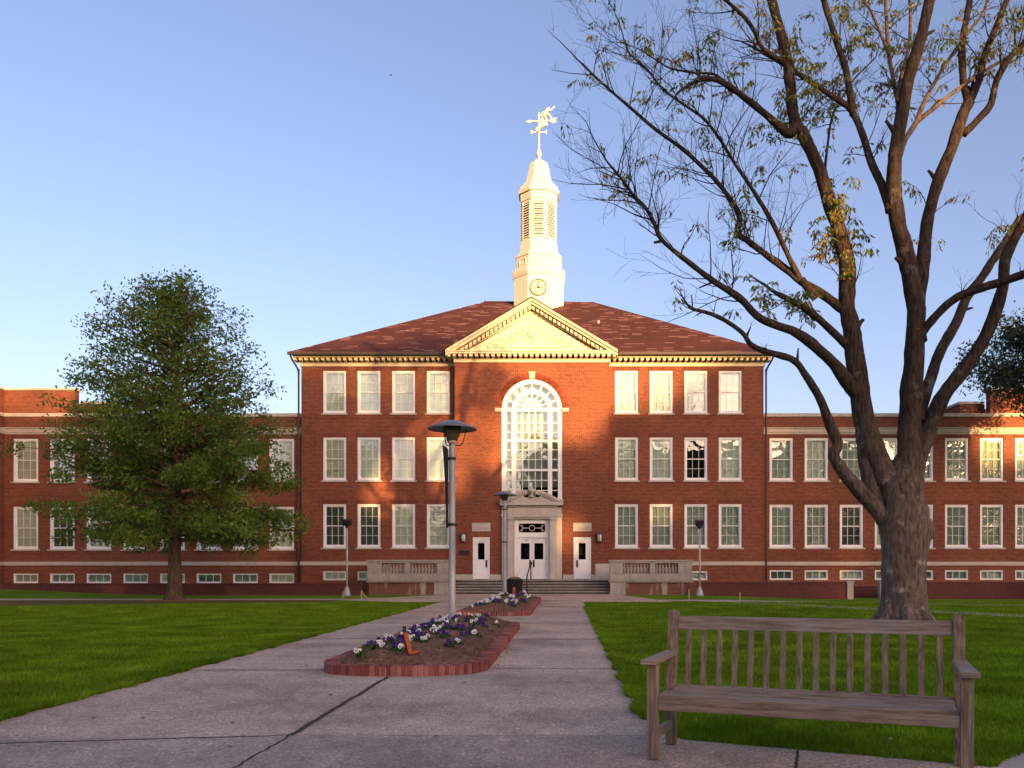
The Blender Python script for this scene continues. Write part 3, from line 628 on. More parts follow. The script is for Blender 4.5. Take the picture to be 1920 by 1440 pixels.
# weathervane
Z = tz; m = MB()
m.lathe([(.16, Z(303)), (.10, Z(298)), (.07, Z(296)), (.17, Z(292)), (.19, Z(289)), (.14, Z(285)), (.07, Z(281)), (.055, Z(270)), (.05, Z(240)), (.045, Z(212))], TX, TY, 12)
V3 = lambda x, y: Vector((TX + (x-1011)/S, TY, Z(y)))
m.bar(V3(997, 248), V3(1025, 248), .05); m.bar(Vector((TX, TY-.5, Z(248))), Vector((TX, TY+.5, Z(248))), .05)
for xx in (997, 1025): m.bar(V3(xx, 251.5), V3(xx, 244), .06)
m.bar(V3(992, 228), V3(1036, 226), .07)                 # arrow
m.prism([(V3(986, 228.3).x, Z(228.3)), (V3(995, 231.5).x, Z(231.5)), (V3(995, 225).x, Z(225))], TY-.03, TY+.03)
m.prism([(V3(1036, 231).x, Z(231)), (V3(1044, 229).x, Z(229)), (V3(1041, 226).x, Z(226)), (V3(1044, 221.5).x, Z(221.5)), (V3(1037, 221.5).x, Z(221.5)), (V3(1031, 226).x, Z(226))], TY-.03, TY+.03)
m.tube([V3(1008, 246), V3(1010, 240), V3(1014, 236), V3(1017, 229), V3(1016, 222)], [.05, .11, .14, .14, .11], 8)
m.prism([(V3(1018, 238).x, Z(238)), (V3(1027, 236).x, Z(236)), (V3(1026, 229).x, Z(229)), (V3(1017, 230).x, Z(230))], TY-.06, TY+.06)
m.tube([V3(1009, 245), V3(1006, 243), V3(1006, 239)], [.05, .09, .03], 6)
vane = m.build('weathervane', 'gold', tower, smooth=False)
m = MB()                                                # leaping figure on the vane: torso, bent legs, raised arm
m.tube([V3(1018, 220), V3(1022, 214), V3(1026, 207), V3(1028, 203)], [.08, .09, .12, .06], 8); m.tube([V3(1028, 205.5), V3(1029, 203.5), V3(1029.5, 201.5)], [.05, .085, .05], 8)
m.tube([V3(1027, 208), V3(1034, 206), V3(1040, 199)], [.06, .05, .03], 6); m.tube([V3(1025, 208), V3(1018, 211), V3(1014, 216), V3(1017, 219)], [.06, .05, .04, .035], 6)
m.tube([V3(1020, 217), V3(1030, 214), V3(1034, 222), V3(1036, 225)], [.08, .07, .05, .045], 6); m.tube([V3(1020, 218), V3(1025, 222), V3(1023, 228)], [.08, .06, .045], 6)
m.build('figure', 'gold', tower, smooth=True)

# ---- windows: frame with glazing bars, pane, sill, blind
WCACHE = {}
def win_meshes(w_, h):
    key = (round(w_, 3), round(h, 3))
    if key in WCACHE: return WCACHE[key]
    e = .0025; x0, x1, z0, z1 = -w_/2+e, w_/2-e, e, h-e; m = MB(); small = h < 1; c = .085 if small else .115
    for a, b, cc, d in ((x0, x0+c, z0, z1), (x1-c, x1, z0, z1), (x0+c, x1-c, z0, z0+c*1.05), (x0+c, x1-c, z1-c, z1)): m.box(a, b, .045, .19, cc, d)
    ix0, ix1, iz0, iz1 = x0+c, x1-c, z0+c*1.05, z1-c; mid = (iz0+iz1)/2; s = .045
    if small:
        for k in (1, 2): xx = ix0+(ix1-ix0)*k/3; m.box(xx-.014, xx+.014, .11, .15, iz0, iz1)
    else:
        for a, b, yy in ((iz0, mid+.02, .13), (mid-.02, iz1, .10)):
            m.box(ix0, ix0+s, yy, yy+.04, a, b); m.box(ix1-s, ix1, yy, yy+.04, a, b); m.box(ix0+s, ix1-s, yy, yy+.04, a, a+s); m.box(ix0+s, ix1-s, yy, yy+.04, b-s, b)
            for k in (1, 2): xx = ix0+(ix1-ix0)*k/3; m.box(xx-.009, xx+.009, yy+.004, yy+.036, a+s, b-s)
            zz = (a+b)/2; m.box(ix0+s, ix1-s, yy+.006, yy+.034, zz-.009, zz+.009)
    frame = m.mesh('window', 'white_paint')
    if small: pane = MB().box(ix0, ix1, .125, .131, iz0, iz1)
    else: pane = MB().box(ix0+.01, ix1-.01, .147, .153, iz0+.01, mid).box(ix0+.01, ix1-.01, .117, .123, mid, iz1-.01)
    pane = pane.mesh('pane', 'glass')
    sill = MB().box(-w_/2-.09, w_/2+.09, -.10, .05, -.085, -.003).mesh('sill', 'limestone')
    blinds = {}
    for nm, fr, mt in (('full', 1.0, 'blind'), ('warm', 1.0, 'blind_warm'), ('grey', 1.0, 'blind_grey'), ('half', .5, 'blind'), ('most', .78, 'blind'), ('low', .3, 'blind_grey'), ('dim', 1.0, 'blind_dim')):
        b = MB(); zt = iz1; zb = iz1-(iz1-iz0)*fr; ns = max(3, int((zt-zb)/.07))
        for k in range(ns):                              # slats of a closed blind
            za, zc = zb+(zt-zb)*k/ns, zb+(zt-zb)*(k+1)/ns
            b.hexa([(ix0-.03, .232, za), (ix1+.03, .232, za), (ix1+.03, .24, za), (ix0-.03, .24, za), (ix0-.03, .218, zc-.002), (ix1+.03, .218, zc-.002), (ix1+.03, .226, zc-.002), (ix0-.03, .226, zc-.002)])
        blinds[nm] = b.mesh('blind', mt)
    WCACHE[key] = (frame, pane, sill, blinds); return WCACHE[key]
wr = random.Random(11); DARK = {(-11.13, 2), (-9.2, 2), (9.23, 1)}
for (x, z, w_, h, Y, r, s) in wins:
    fm, pm, sm, bm = win_meshes(w_, h)
    f = link('window', fm, bld, (x-XC, Y-YW, z)); link('pane', pm, f)
    if h > 1: link('sill', sm, f)
    rel = x-XC
    if s == 'middle':
        kind = {0: 'full', 1: 'full', 2: 'full', 3: 'full'}[r]
        if r == 0: kind = wr.choice(['full', 'full', 'warm'])
        if r == 1: kind = 'none' if 8.9 < rel < 9.5 else wr.choice(['full', 'full', 'warm'])
        if r == 2: kind = {-11.13: 'dim', -9.2: 'dim', -7.25: 'full', -5.3: 'full', 5.3: 'grey', 7.25: 'grey', 9.2: 'grey', 11.13: 'grey'}.get(round(rel, 2), 'grey')
    else:
        kind = wr.choice(['full', 'full', 'warm', 'full', 'grey']) if r == 1 else wr.choice(['grey', 'full', 'grey', 'grey', 'full', 'grey', 'dim'])
    if kind != 'none': link('blind', bm[kind], f)

# ---- great arched window
m = MB(); y0, y1 = YB+.06, YB+.22; zb = 5.073
def bar_v(x, w_, a, b, d=0): m.box(XC+x-w_/2, XC+x+w_/2, y0+d, y1-d, a, b)
def bar_h(z, w_, a, b, d=0): m.box(XC+a, XC+b, y0+d, y1-d, z-w_/2, z+w_/2)
E = AR-.003
m.ring(XC, AZ, E-.24, E, 0, math.pi, 40, y0-.03, y1); m.ring(XC, AZ, .88, 1.12, 0, math.pi, 32, y0-.01, y1)
bar_v(-E+.12, .24, zb, AZ, -.02); bar_v(E-.12, .24, zb, AZ, -.02)
bar_v(-1.0, .24, zb, AZ-.10, .003); bar_v(1.0, .24, zb, AZ-.10, .003)
H = lambda y: HC + (CY-y)*YB/F
bar_h(AZ, .20, -E+.24, E-.24, .002)
for yy in (826, 881): bar_h(H(yy), .12, -E+.24, E-.24, .006)
hz = [H(v) for v in (793, 810, 843, 861, 900, 919)]
for z in hz: bar_h(z, .032, -E+.24, -1.12, .03); bar_h(z, .032, -.88, .88, .03); bar_h(z, .032, 1.12, E-.24, .03)
for x in (-.53, -.18, .18, .53): bar_v(x, .032, zb, AZ-.10, .033)
for k in range(1, 8):
    a = math.pi*k/8; m.bar((XC+1.12*math.cos(a), y0+.07, AZ+1.12*math.sin(a)), (XC+(E-.24)*math.cos(a), y0+.07, AZ+(E-.24)*math.sin(a)), .06, .08)
for k in range(1, 8):
    a = math.pi*k/8; m.bar((XC+.15*math.cos(a), y0+.072, AZ+.1+.15*math.sin(a)), (XC+.89*math.cos(a), y0+.072, AZ+.89*math.sin(a)), .05, .07)
m.ring(XC, AZ+.09, .46, .52, .05, math.pi-.05, 20, y0+.04, y1-.05); m.ring(XC, AZ+.09, .10, .17, 0, math.pi, 12, y0+.03, y1-.04)
aw = m.build('arched_window', 'white_paint', bld)
m = MB(); m.prism([(XC-E+.05, zb+.02), (XC+E-.05, zb+.02)] + [(XC+(E-.05)*math.cos(a), AZ+(E-.05)*math.sin(a)) for a in np.linspace(0, math.pi, 30)], y0+.10, y0+.106)
m.build('pane', 'glass_arch', aw)
m = MB(); m.box(XC-AR, XC+AR, YB+.5, YB+.51, 5.9, 11.9); m.build('blind', 'blind_grey', aw)

# ---- stone doorway
m = MB(); D = lambda y: HC + (CY-y)*47.0/F; rx = lambda p: XC + (p-998)*47.0/F
for s in (-1, 1):
    X = lambda a, b: (min(XC+s*a, XC+s*b), max(XC+s*a, XC+s*b))
    m.box(*X(1.34, 1.66), YB-.16, YB+.1, .745, D(968)); m.box(*X(.985, 1.335), YB-.30, YB+.1, .745, D(975))
    m.box(*X(.95, 1.37), YB-.34, YB+.1, .745, .90); m.box(*X(.95, 1.37), YB-.35, YB+.1, D(974.8), D(970)); m.box(*X(1.375, 1.70), YB-.20, YB+.1, D(967.8), D(963))
m.box(XC-1.36, XC+1.36, YB-.31, YB+.1, D(969.8), D(964)); m.box(XC-1.33, XC+1.33, YB-.28, YB+.1, D(963.8), D(951)); m.box(XC-1.66, XC-1.335, YB-.16, YB+.1, D(962.8), D(951)); m.box(XC+1.335, XC+1.66, YB-.16, YB+.1, D(962.8), D(951))
m.box(XC-1.40, XC+1.40, YB-.36, YB+.1, D(950.8), D(948)); m.box(XC-1.74, XC+1.74, YB-.52, YB+.1, D(947.8), D(941.5))
for k in range(38): m.box(XC-1.36+.0735*k-.02, XC-1.36+.0735*k+.02, YB-.40, YB-.362, D(950.5), D(948.5))
m.box(XC-.982, XC+.982, YB-.10, YB+.1, 4.045, D(969.9)); m.box(XC-.982, XC+.982, YB-.20, YB-.103, 4.08, D(969.95))
dw = m.build('stone_doorway', 'limestone', bld, bevel=.012)
m = MB()                                               # broken swan-neck pediment with urn
m.prism([(XC-1.62, D(941.3)), (XC+1.62, D(941.3)), (XC+1.05, D(936)), (XC+.55, D(932)), (XC-.55, D(932)), (XC-1.05, D(936))], YB-.22, YB-.05)
for s in (-1, 1):
    c = catmull([(XC+s*1.72, YB-.3, D(940)), (XC+s*1.35, YB-.3, D(936.5)), (XC+s*1.0, YB-.3, D(930)), (XC+s*.65, YB-.3, D(924.5)), (XC+s*.40, YB-.3, D(921.5)), (XC+s*.30, YB-.3, D(922.5))], 5)
    for off, wd in ((0, .15), (-.13, .10)):
        m.tube([Vector(p)+Vector((0, off*-.3, off)) for p in c], wd*.62, 8)
    m.tube([(XC+s*.30, YB-.42, D(924)), (XC+s*.30, YB-.10, D(924))], .085, 12)
    # infill below the swan neck
    P = [(XC+s*1.5, D(940)), (XC+s*1.0, D(933)), (XC+s*.62, D(928)), (XC+s*.42, D(927)), (XC+s*.42, D(932)), (XC+s*1.0, D(939))]
    m.prism(P if s < 0 else P[::-1], YB-.20, YB-.06)
m.build('swan_neck_pediment', 'limestone', dw)
m = MB(); zz = D(932.2); m.lathe([(.17, zz), (.17, zz+.07), (.08, zz+.10), (.07, zz+.16), (.20, zz+.24), (.27, zz+.34), (.28, zz+.40), (.16, zz+.44), (.10, zz+.50), (.05, zz+.56), (.02, zz+.60)], XC, YB-.28, 14); m.build('urn', 'limestone', dw, smooth=True)

def door_leaf(x0, x1, z0, z1, Y, hinge, parent, gl, panels=True, gz0=.48):
    w_ = x1-x0; e = .004; m = MB(); st = w_*.17
    a, b = x0+w_*gl[0], x0+w_*gl[1]; g0, g1 = z0+(z1-z0)*gl[2], z0+(z1-z0)*gl[3]
    m.box(x0+e, a, Y, Y+.06, z0+e, z1-e); m.box(b, x1-e, Y, Y+.06, z0+e, z1-e); m.box(a, b, Y, Y+.06, z0+e, g0); m.box(a, b, Y, Y+.06, g1, z1-e)
    for p, q_ in ((a-.03, a), (b, b+.03)): m.box(p, q_, Y-.012, Y, g0-.03, g1+.03)
    m.box(a, b, Y-.012, Y, g0-.03, g0); m.box(a, b, Y-.012, Y, g1, g1+.03)
    if panels:
        for pa, pb in ((x0+w_*.16, x0+w_*.46), (x0+w_*.54, x0+w_*.84)):
            for za, zb_ in ((z0+.22, z0+.24), (g0-.22, g0-.20)): m.box(pa, pb, Y-.012, Y, za, zb_)
            for xa in (pa, pb): m.box(xa-.01, xa+.01, Y-.0125, Y, z0+.241, g0-.221)
            m.box(pa+.05, pb-.05, Y-.008, Y, z0+.29, g0-.27)
    d = m.build('door', 'white_paint', parent)
    MB().box(a, b, Y+.025, Y+.031, g0, g1).build('door_pane', 'door_glass', d)
    hx = x0+w_*.88 if hinge < 0 else x0+w_*.12; hz_ = g0-.12
    m = MB(); m.box(hx-.05, hx+.05, Y-.02, Y-.002, hz_-.32, hz_+.08); m.tube([(hx, Y-.02, hz_), (hx, Y-.08, hz_-.02), (hx, Y-.08, hz_-.22), (hx, Y-.02, hz_-.24)], .018, 6); m.build('door_handle', 'dark_metal', d)
    ox = x0 if hinge < 0 else x1
    for zh in (z0+.25, (z0+z1)/2, z1-.25): MB().box(ox-.025, ox+.025, Y-.02, Y+.02, zh-.07, zh+.07).build('hinge', 'galvanized', d)
    m = MB(); cx = (x0+x1)/2+(.12 if hinge < 0 else -.12); m.box(cx-.16, cx+.16, Y-.08, Y-.002, z1-.16, z1-.08); m.tube([(cx, Y-.08, z1-.1), (cx+.12, Y-.2, z1-.05), (cx-.1, Y-.1, z1-.02)], .012, 5)
    m.build('door_closer', 'frosted', d)
    return d
# main double door with frame and transom
m = MB(); fy = YB+.02
fx = .975; dt = D(1008)
m.box(XC-fx, XC-.80, fy, fy+.2, .75, 4.04); m.box(XC+.80, XC+fx, fy, fy+.2, .75, 4.04); m.box(XC-.80, XC+.80, fy, fy+.2, dt+.004, D(998)); m.box(XC-.80, XC+.80, fy, fy+.2, D(981), 4.04)
m.box(XC-.80, XC-.74, fy+.03, fy+.15, D(998), D(981)); m.box(XC+.74, XC+.80, fy+.03, fy+.15, D(998), D(981)); m.box(XC-.78, XC+.78, fy-.03, fy, dt+.02, dt+.06); m.box(XC-.80, XC+.80, fy-.025, fy-.001, D(980.5), D(979))
df = m.build('door_frame', 'white_paint', bld)
m = MB(); m.box(XC-.74, XC+.74, fy+.08, fy+.085, D(998), D(981)); m.build('transom_pane', 'door_glass', df)
m = MB(); tzc = (D(998)+D(981))/2
for s in (-1, 1):
    m.bar((XC+s*.02, fy+.06, tzc), (XC+s*.02, fy+.06, tzc+.001), .01)
    m.tube([(XC+s*.74, fy+.06, tzc+.2), (XC+s*.4, fy+.06, tzc-.02), (XC+s*.16, fy+.06, tzc+.01)], .012, 5); m.tube([(XC+s*.74, fy+.06, tzc-.2), (XC+s*.4, fy+.06, tzc+.02), (XC+s*.16, fy+.06, tzc-.01)], .012, 5)
    m.tube([(XC+s*.55, fy+.06, tzc-.24), (XC+s*.55, fy+.06, tzc+.24)], .01, 5)
m.tube([(XC+.15*math.cos(a), fy+.06, tzc+.15*math.sin(a)) for a in np.linspace(0, 2*math.pi, 20)], .014, 5)
m.build('tracery', 'frosted', df)
door_leaf(XC-.80, XC-.004, .76, dt, fy+.06, -1, bld, (.22, .84, .48, .87)); door_leaf(XC+.004, XC+.80, .76, dt, fy+.06, 1, bld, (.16, .78, .48, .87))
for x0, x1, hg, pan in ((XC-3.28, XC-2.34, -1, False), (XC+2.31, XC+3.28, 1, True)):
    m = MB(); m.box(x0+.003, x0+.10, YB+.02, YB+.2, .745, 3.087); m.box(x1-.10, x1-.003, YB+.02, YB+.2, .745, 3.087); m.box(x0+.10, x1-.10, YB+.02, YB+.2, 2.99, 3.087); m.build('door_frame', 'white_paint', bld)
    door_leaf(x0+.10, x1-.10, .76, 2.985, YB+.06, hg, bld, (.24, .74, .49, .90), pan)
# wall lanterns and plaque
for xx in ((870-998)*YB/F+XC, (1124.5-998)*YB/F+XC):
    z0 = H(1015); m = MB(); m.box(xx-.15, xx+.15, YB-.30, YB-.003, z0+.40, z0+.46); m.box(xx-.13, xx+.13, YB-.27, YB-.003, z0-.05, z0)
    for k in range(5):
        a = math.pi*k/4; m.bar((xx+.16*math.cos(a), YB-.13-.13*math.sin(a), z0), (xx+.16*math.cos(a), YB-.13-.13*math.sin(a), z0+.40), .022)
    wl = m.build('wall_lantern', 'dark_metal', bld); m = MB(); m.lathe([(.125, z0+.003), (.125, z0+.398)], xx, YB-.14, 14); m.build('lantern_glass', 'frosted', wl, smooth=True)
pa, pb = XC+(862-998)*YB/F, XC+(881-998)*YB/F
m = MB(); m.box(pa, pb, YB-.03, YB-.003, H(1041), H(1032)); m.box(pa+.03, pb-.03, YB-.036, YB-.031, H(1040), H(1033)); m.build('plaque', 'plaque', bld, bevel=.006)
# rooftop stub at the far right (brick penthouse behind the parapet)
m = MB(); xa, xb = (1840-CX)*52/F, 33; m.box(xa, xb, 51.6, 55, 9.4, 11.0); m.build('penthouse_wall', 'brick', bld, uv=True)

# ------------------------------------------------------------------ steps, balustrades, garden walls
st = thing('stone_steps', (XC, 46, 0), 'wide weathered stone steps climbing to the three white doors', 'steps')
for k in range(5):
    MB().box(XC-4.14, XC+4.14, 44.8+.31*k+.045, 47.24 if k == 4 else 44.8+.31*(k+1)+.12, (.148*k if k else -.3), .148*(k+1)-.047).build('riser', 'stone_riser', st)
    m = MB(); m.box(XC-4.16, XC+4.16, 44.77+.31*k, (47.24 if k == 4 else 44.8+.31*(k+1)+.06), .148*(k+1)-.045, .148*(k+1)); m.build('step', 'stone_step', st, bevel=.012)
BALU = [(.045, 0), (.075, 0), (.075, .04), (.05, .06), (.085, .16), (.09, .22), (.06, .32), (.04, .40), (.055, .43), (.035, .45), (.04, .50), (.07, .52), (.07, .55)]
def balustrade(s, label):
    o = thing('stone_balustrade', (XC+s*6.3, 44.6, 0), label, 'balustrade', 'stone balustrades beside the steps')
    X = lambda a, b: (min(XC+s*a, XC+s*b), max(XC+s*a, XC+s*b)); yf, yb_ = 44.45, 44.95
    m = MB(); m.box(*X(4.99, 8.40), yf+.06, yb_-.06, -.3, .62); m.box(*X(7.9, 8.40), yb_-.058, 47.9, -.3, .62); m.build('brick_base', 'brick_stained', o, uv=True)
    m = MB(); m.box(*X(4.2, 4.98), yf-.02, yb_+.1, -.3, .62); m.box(*X(4.16, 5.0), yf-.06, yb_+.12, -.3, .12); m.build('pedestal', 'stone_weathered', o, bevel=.012)
    m = MB(); m.box(*X(4.13, 8.52), yf-.07, yb_+.06, .623, .70); m.box(*X(4.10, 8.56), yf-.12, yb_+.08, .703, .765); m.box(*X(7.8, 8.5), yb_+.09, 47.9, .623, .763); m.build('ledge', 'stone_weathered', o, bevel=.012)
    m = MB(); m.box(*X(4.17, 8.48), yf-.02, yb_-.04, .768, 1.075); m.box(*X(7.95, 8.45), yb_-.035, 47.9, .768, 1.07); m.build('base_panel', 'stone_weathered', o, bevel=.01)
    for a, b in ((4.17, 4.85), (6.25, 6.53), (7.72, 8.46)): MB().box(*X(a, b), yf, yb_-.08, 1.078, 1.63).build('pier', 'stone_weathered', o, bevel=.01)
    MB().box(*X(7.97, 8.44), yb_-.07, 47.9, 1.078, 1.625).build('side_parapet', 'stone_weathered', o, bevel=.01)
    m = MB(); m.box(*X(4.14, 8.50), yf-.03, yb_-.05, 1.633, 1.72); m.box(*X(4.11, 8.53), yf-.08, yb_-.01, 1.723, 1.80); m.box(*X(7.95, 8.5), yb_, 47.9, 1.633, 1.797); m.build('top_rail', 'stone_weathered', o, bevel=.012)
    bm_ = MB().lathe(BALU, 0, 0, 12).mesh('baluster', 'stone_weathered', smooth=True)
    xs_ = [4.85+(1.40)*(k+.5)/8 for k in range(8)] + [6.53+(1.19)*(k+.5)/7 for k in range(7)]
    for x in xs_: link('baluster', bm_, o, Vector((XC+s*x, yf+.21, 1.08))-o.location)
balustrade(-1, 'stone balustrade on brick base left of the steps, streaked with pale stains'); balustrade(1, 'stone balustrade on brick base right of the steps')
def gwall(name, label, x0, x1, Y, zt, group=None):
    o = thing(name, ((x0+x1)/2, Y, 0), label, 'wall', group)
    m = MB(); m.box(x0, x1, Y, Y+.24, -.7, zt-.08); m.build('wall_body', 'brick_shaded', o, uv=True); m = MB(); m.box(x0-.02, x1+.02, Y-.03, Y+.27, zt-.078, zt); m.build('coping', 'brick_shaded', o, uv=True, bevel=.01)
gwall('garden_wall', 'low shade-darkened brick garden wall behind the leafy tree on the left', -40, XC-8.6, 43.6, .60, 'low brick garden walls')
gx = lambda p, Y=43.6: (p-CX)*Y/F
gwall('garden_wall', 'low shade-darkened brick garden wall from the right balustrade to the pale gate pier', XC+8.62, gx(1587), 43.6, .66, 'low brick garden walls')
gwall('garden_wall', 'low shade-darkened brick garden wall running right from behind the big tree trunk', gx(1661), 34, 43.6, .66, 'low brick garden walls')
gwall('garden_wall', 'short lower shade-darkened brick wall set back in the gap between two pale piers', gx(1580, 45.5), gx(1665, 45.5), 45.5, .42, 'low brick garden walls')
for p, lb in ((1593.5, 'weathered pale stone pier at left side of the garden wall gap'), (1654.5, 'pale stone pier half hidden behind the big tree trunk')):
    o = thing('gate_pier', (gx(p), 43.6, -.2), lb, 'pier', 'stone piers at the wall gap'); X = gx(p)
    m = MB(); m.box(X-.16, X+.16, 43.5, 43.85, -.6, .62); m.build('shaft', 'stone_weathered', o, bevel=.012); m = MB(); m.box(X-.20, X+.20, 43.46, 43.89, .623, .72); m.build('cap', 'stone_weathered', o, bevel=.012)
# handrail on the steps
o = thing('handrail', (XC-.2, 45, 0), 'thin rusty iron handrail on the steps beside the bin', 'handrail')
a, b = at(988, 1118, 44.7), at(995, 1056, 46.6); a.z = 0
m = MB(); m.tube([(a.x, a.y, 0), (a.x, a.y, .95), (a.x+.02, a.y+.05, 1.02), (b.x, b.y, 1.66), (b.x, b.y+.1, 1.60), (b.x, b.y+.1, .74)], .035, 8); m.build('rail', 'rust_iron', o, smooth=True)
m = MB(); m.box(b.x-.09, b.x+.09, b.y-.03, b.y+.03, 1.55, 1.72); m.build('end_plate', 'rust_iron', o)

# ------------------------------------------------------------------ lamp posts, floodlights, bin, stakes
def lamp(x, y, hgt, r, label):
    o = thing('street_lamp', (x, y, 0), label, 'street lamp', 'lamp posts with wide conical hats'); z = hgt
    m = MB(); m.lathe([(r*1.12, 0), (r*1.1, .3), (r, 1.2), (r*.92, z-.62), (r*.92, z-.5)], x, y, 20); pole = m.build('pole', 'galvanized', o, smooth=True)
    m = MB()
    for zz in (z-2.25, z-.85):
        m.lathe([(r*1.18, zz), (r*1.18, zz+.06)], x, y, 16)
    m.bar((x-.12, y-.02, z-2.22), (x+.12, y-.02, z-2.22), .05); m.bar((x-.16, y, z-.82), (x+.05, y, z-.82), .04)
    m.build('clamp', 'dark_metal', pole)
    m = MB(); m.lathe([(.52, z-.20), (.525, z-.185), (.515, z-.17), (.30, z-.085), (.12, z-.015), (.03, z), (.004, z+.004)], x, y, 40, cap=False)
    m.lathe([(.005, z-.10), (.30, z-.14), (.515, z-.195), (.52, z-.20)], x, y, 40, cap=False); m.build('lamp_shade', 'hat_metal', o, smooth=True)
    m = MB(); m.lathe([(.115, z-.44), (.12, z-.37), (.155, z-.355), (.16, z-.23), (.185, z-.215), (.185, z-.12)], x, y, 24); m.build('lamp_housing', 'lamp_body', o, smooth=True)
    m = MB(); m.lathe([(.075, z-.47), (.09, z-.435)], x, y, 16); m.build('lens', 'frosted', o)
    for k in range(3):
        a = R(15+120*k); ca, sa = math.cos(a), math.sin(a)
        m = MB(); m.tube(catmull([(x+.30*ca, y+.30*sa, z-.17), (x+.25*ca, y+.25*sa, z-.38), (x+.19*ca, y+.19*sa, z-.52), (x+.05*ca, y+.05*sa, z-.53)], 4), .012, 6); m.build('bracket', 'dark_metal', o)
    return o
L1 = (-2.40, 18.1); L2 = (-2.63, 37.0)
lamp(L1[0], L1[1], 4.50, .070, 'tall galvanized lamp post in the near flower bed, conical hat, furled banner'); lamp(L2[0], L2[1], 4.72, .074, 'smaller looking lamp post by the black bin in the far flower bed')
m = MB(); x, y = L1; pts = []                           # furled banner hanging along the near post
for k in range(15):
    t = k/14; z = 3.93-1.72*t; wv = .085*(1-t)**1.2+.012
    pts.append((x-.09-wv, y-.03+.05*math.sin(5*t), z+.03*(1-t))); pts.append((x-.085-wv*.5, y-.10-.03*math.sin(7*t), z)); pts.append((x-.086, y-.05, z-.05*(1-t)))
fs = []
for k in range(14):
    for j in range(2): fs.append((3*k+j, 3*k+j+1, 3*k+j+4, 3*k+j+3))
bn = m.add(pts, fs).build('banner', 'banner', smooth=True); sol = bn.modifiers.new('thick', 'SOLIDIFY'); sol.thickness = .015
tag(bn, 'dark navy banner hanging furled along the near lamp post', 'banner')
def flood(px, py, ptop, label, Y):
    g = on_ground(px, py); x = (px-CX)*Y/F; zt = HC+(CY-ptop)*Y/F; z0 = gz(x, Y)
    o = thing('floodlight_post', (x, Y, z0), label, 'floodlight', 'floodlight posts beside the balustrades')
    m = MB(); m.lathe([(.05, z0), (.045, zt-.2)], x, Y, 12); m.build('post', 'galvanized', o, smooth=True)
    m = MB(); m.lathe([(.20, z0-.05), (.19, z0+.1), (.13, z0+.3), (.07, z0+.45), (.052, z0+.46)], x, Y, 14); m.build('base', 'galvanized', o, smooth=True)
    m = MB(); m.lathe([(.075, zt-.32), (.09, zt-.2)], x, Y, 10); m.add([], []); m.hexa([(x-.20, Y-.1, zt-.22), (x+.18, Y-.1, zt-.22), (x+.20, Y+.28, zt-.12), (x-.22, Y+.28, zt-.12), (x-.20, Y-.16, zt+.05), (x+.18, Y-.16, zt+.05), (x+.2, Y+.25, zt+.14), (x-.22, Y+.25, zt+.14)]); m.build('lamp_head', 'black_iron', o, bevel=.02)
flood(650.5, 1118, 978, 'thin floodlight post with black head left of the steps', 42.0); flood(1312, 1118, 979, 'thin floodlight post with black head right of the steps', 42.0)
bx, by = gx(965, 40.0), 40.0; o = thing('trash_bin', (bx, by, 0), 'black slatted round trash bin with tan lid before the steps', 'trash bin')
m = MB(); m.lathe([(.30, .03), (.30, .80)], bx, by, 24); m.build('liner', 'black_iron', o, smooth=False)
m = MB()
for k in range(26):
    a = 2*math.pi*k/26; ca, sa = math.cos(a), math.sin(a); m.bar((bx+.32*ca, by+.32*sa, .02), (bx+.355*ca, by+.355*sa, .80), .045, .03)
m.lathe([(.345, .03), (.345, .08)], bx, by, 24); m.lathe([(.375, .80), (.385, .84), (.36, .86)], bx, by, 24); m.build('slats', 'black_iron', o)
m = MB(); m.lathe([(.30, .862), (.29, .90), (.2, .95), (.06, .97)], bx, by, 24); m.build('lid', 'lid_tan', o, smooth=True)
def stake(px, py, ptop, label, mat='stake_wood', brace=None, Y=None, w_=.06):
    g = on_ground(px, py) if Y is None else at(px, py, Y); z0 = gz(g.x, g.y); zt = HC+(CY-ptop)*g.y/F
    o = thing('wooden_stake', (g.x, g.y, z0), label, 'stake'); m = MB(); m.bar((g.x, g.y, z0-.1), (g.x+.015, g.y, zt), w_); m.build('post', mat, o)
    if brace: m = MB(); m.bar((g.x+.03, g.y+.04, zt-.08), (g.x+brace, g.y+.05, z0), w_*.7); m.build('brace', mat, o)
    return o
stake(677.5, 1122, 1107, 'short wooden stake with slanted brace on the grass left of the steps', brace=.25); stake(643, 1121, 1109, 'small upright wooden stake beside the left floodlight post')
stake(1291.5, 1124, 1105, 'short wooden stake on the grass beside the right floodlight post'); stake(1387, 1126, 1111, 'small pale wooden stake on the grass right of the floodlight', w_=.05)

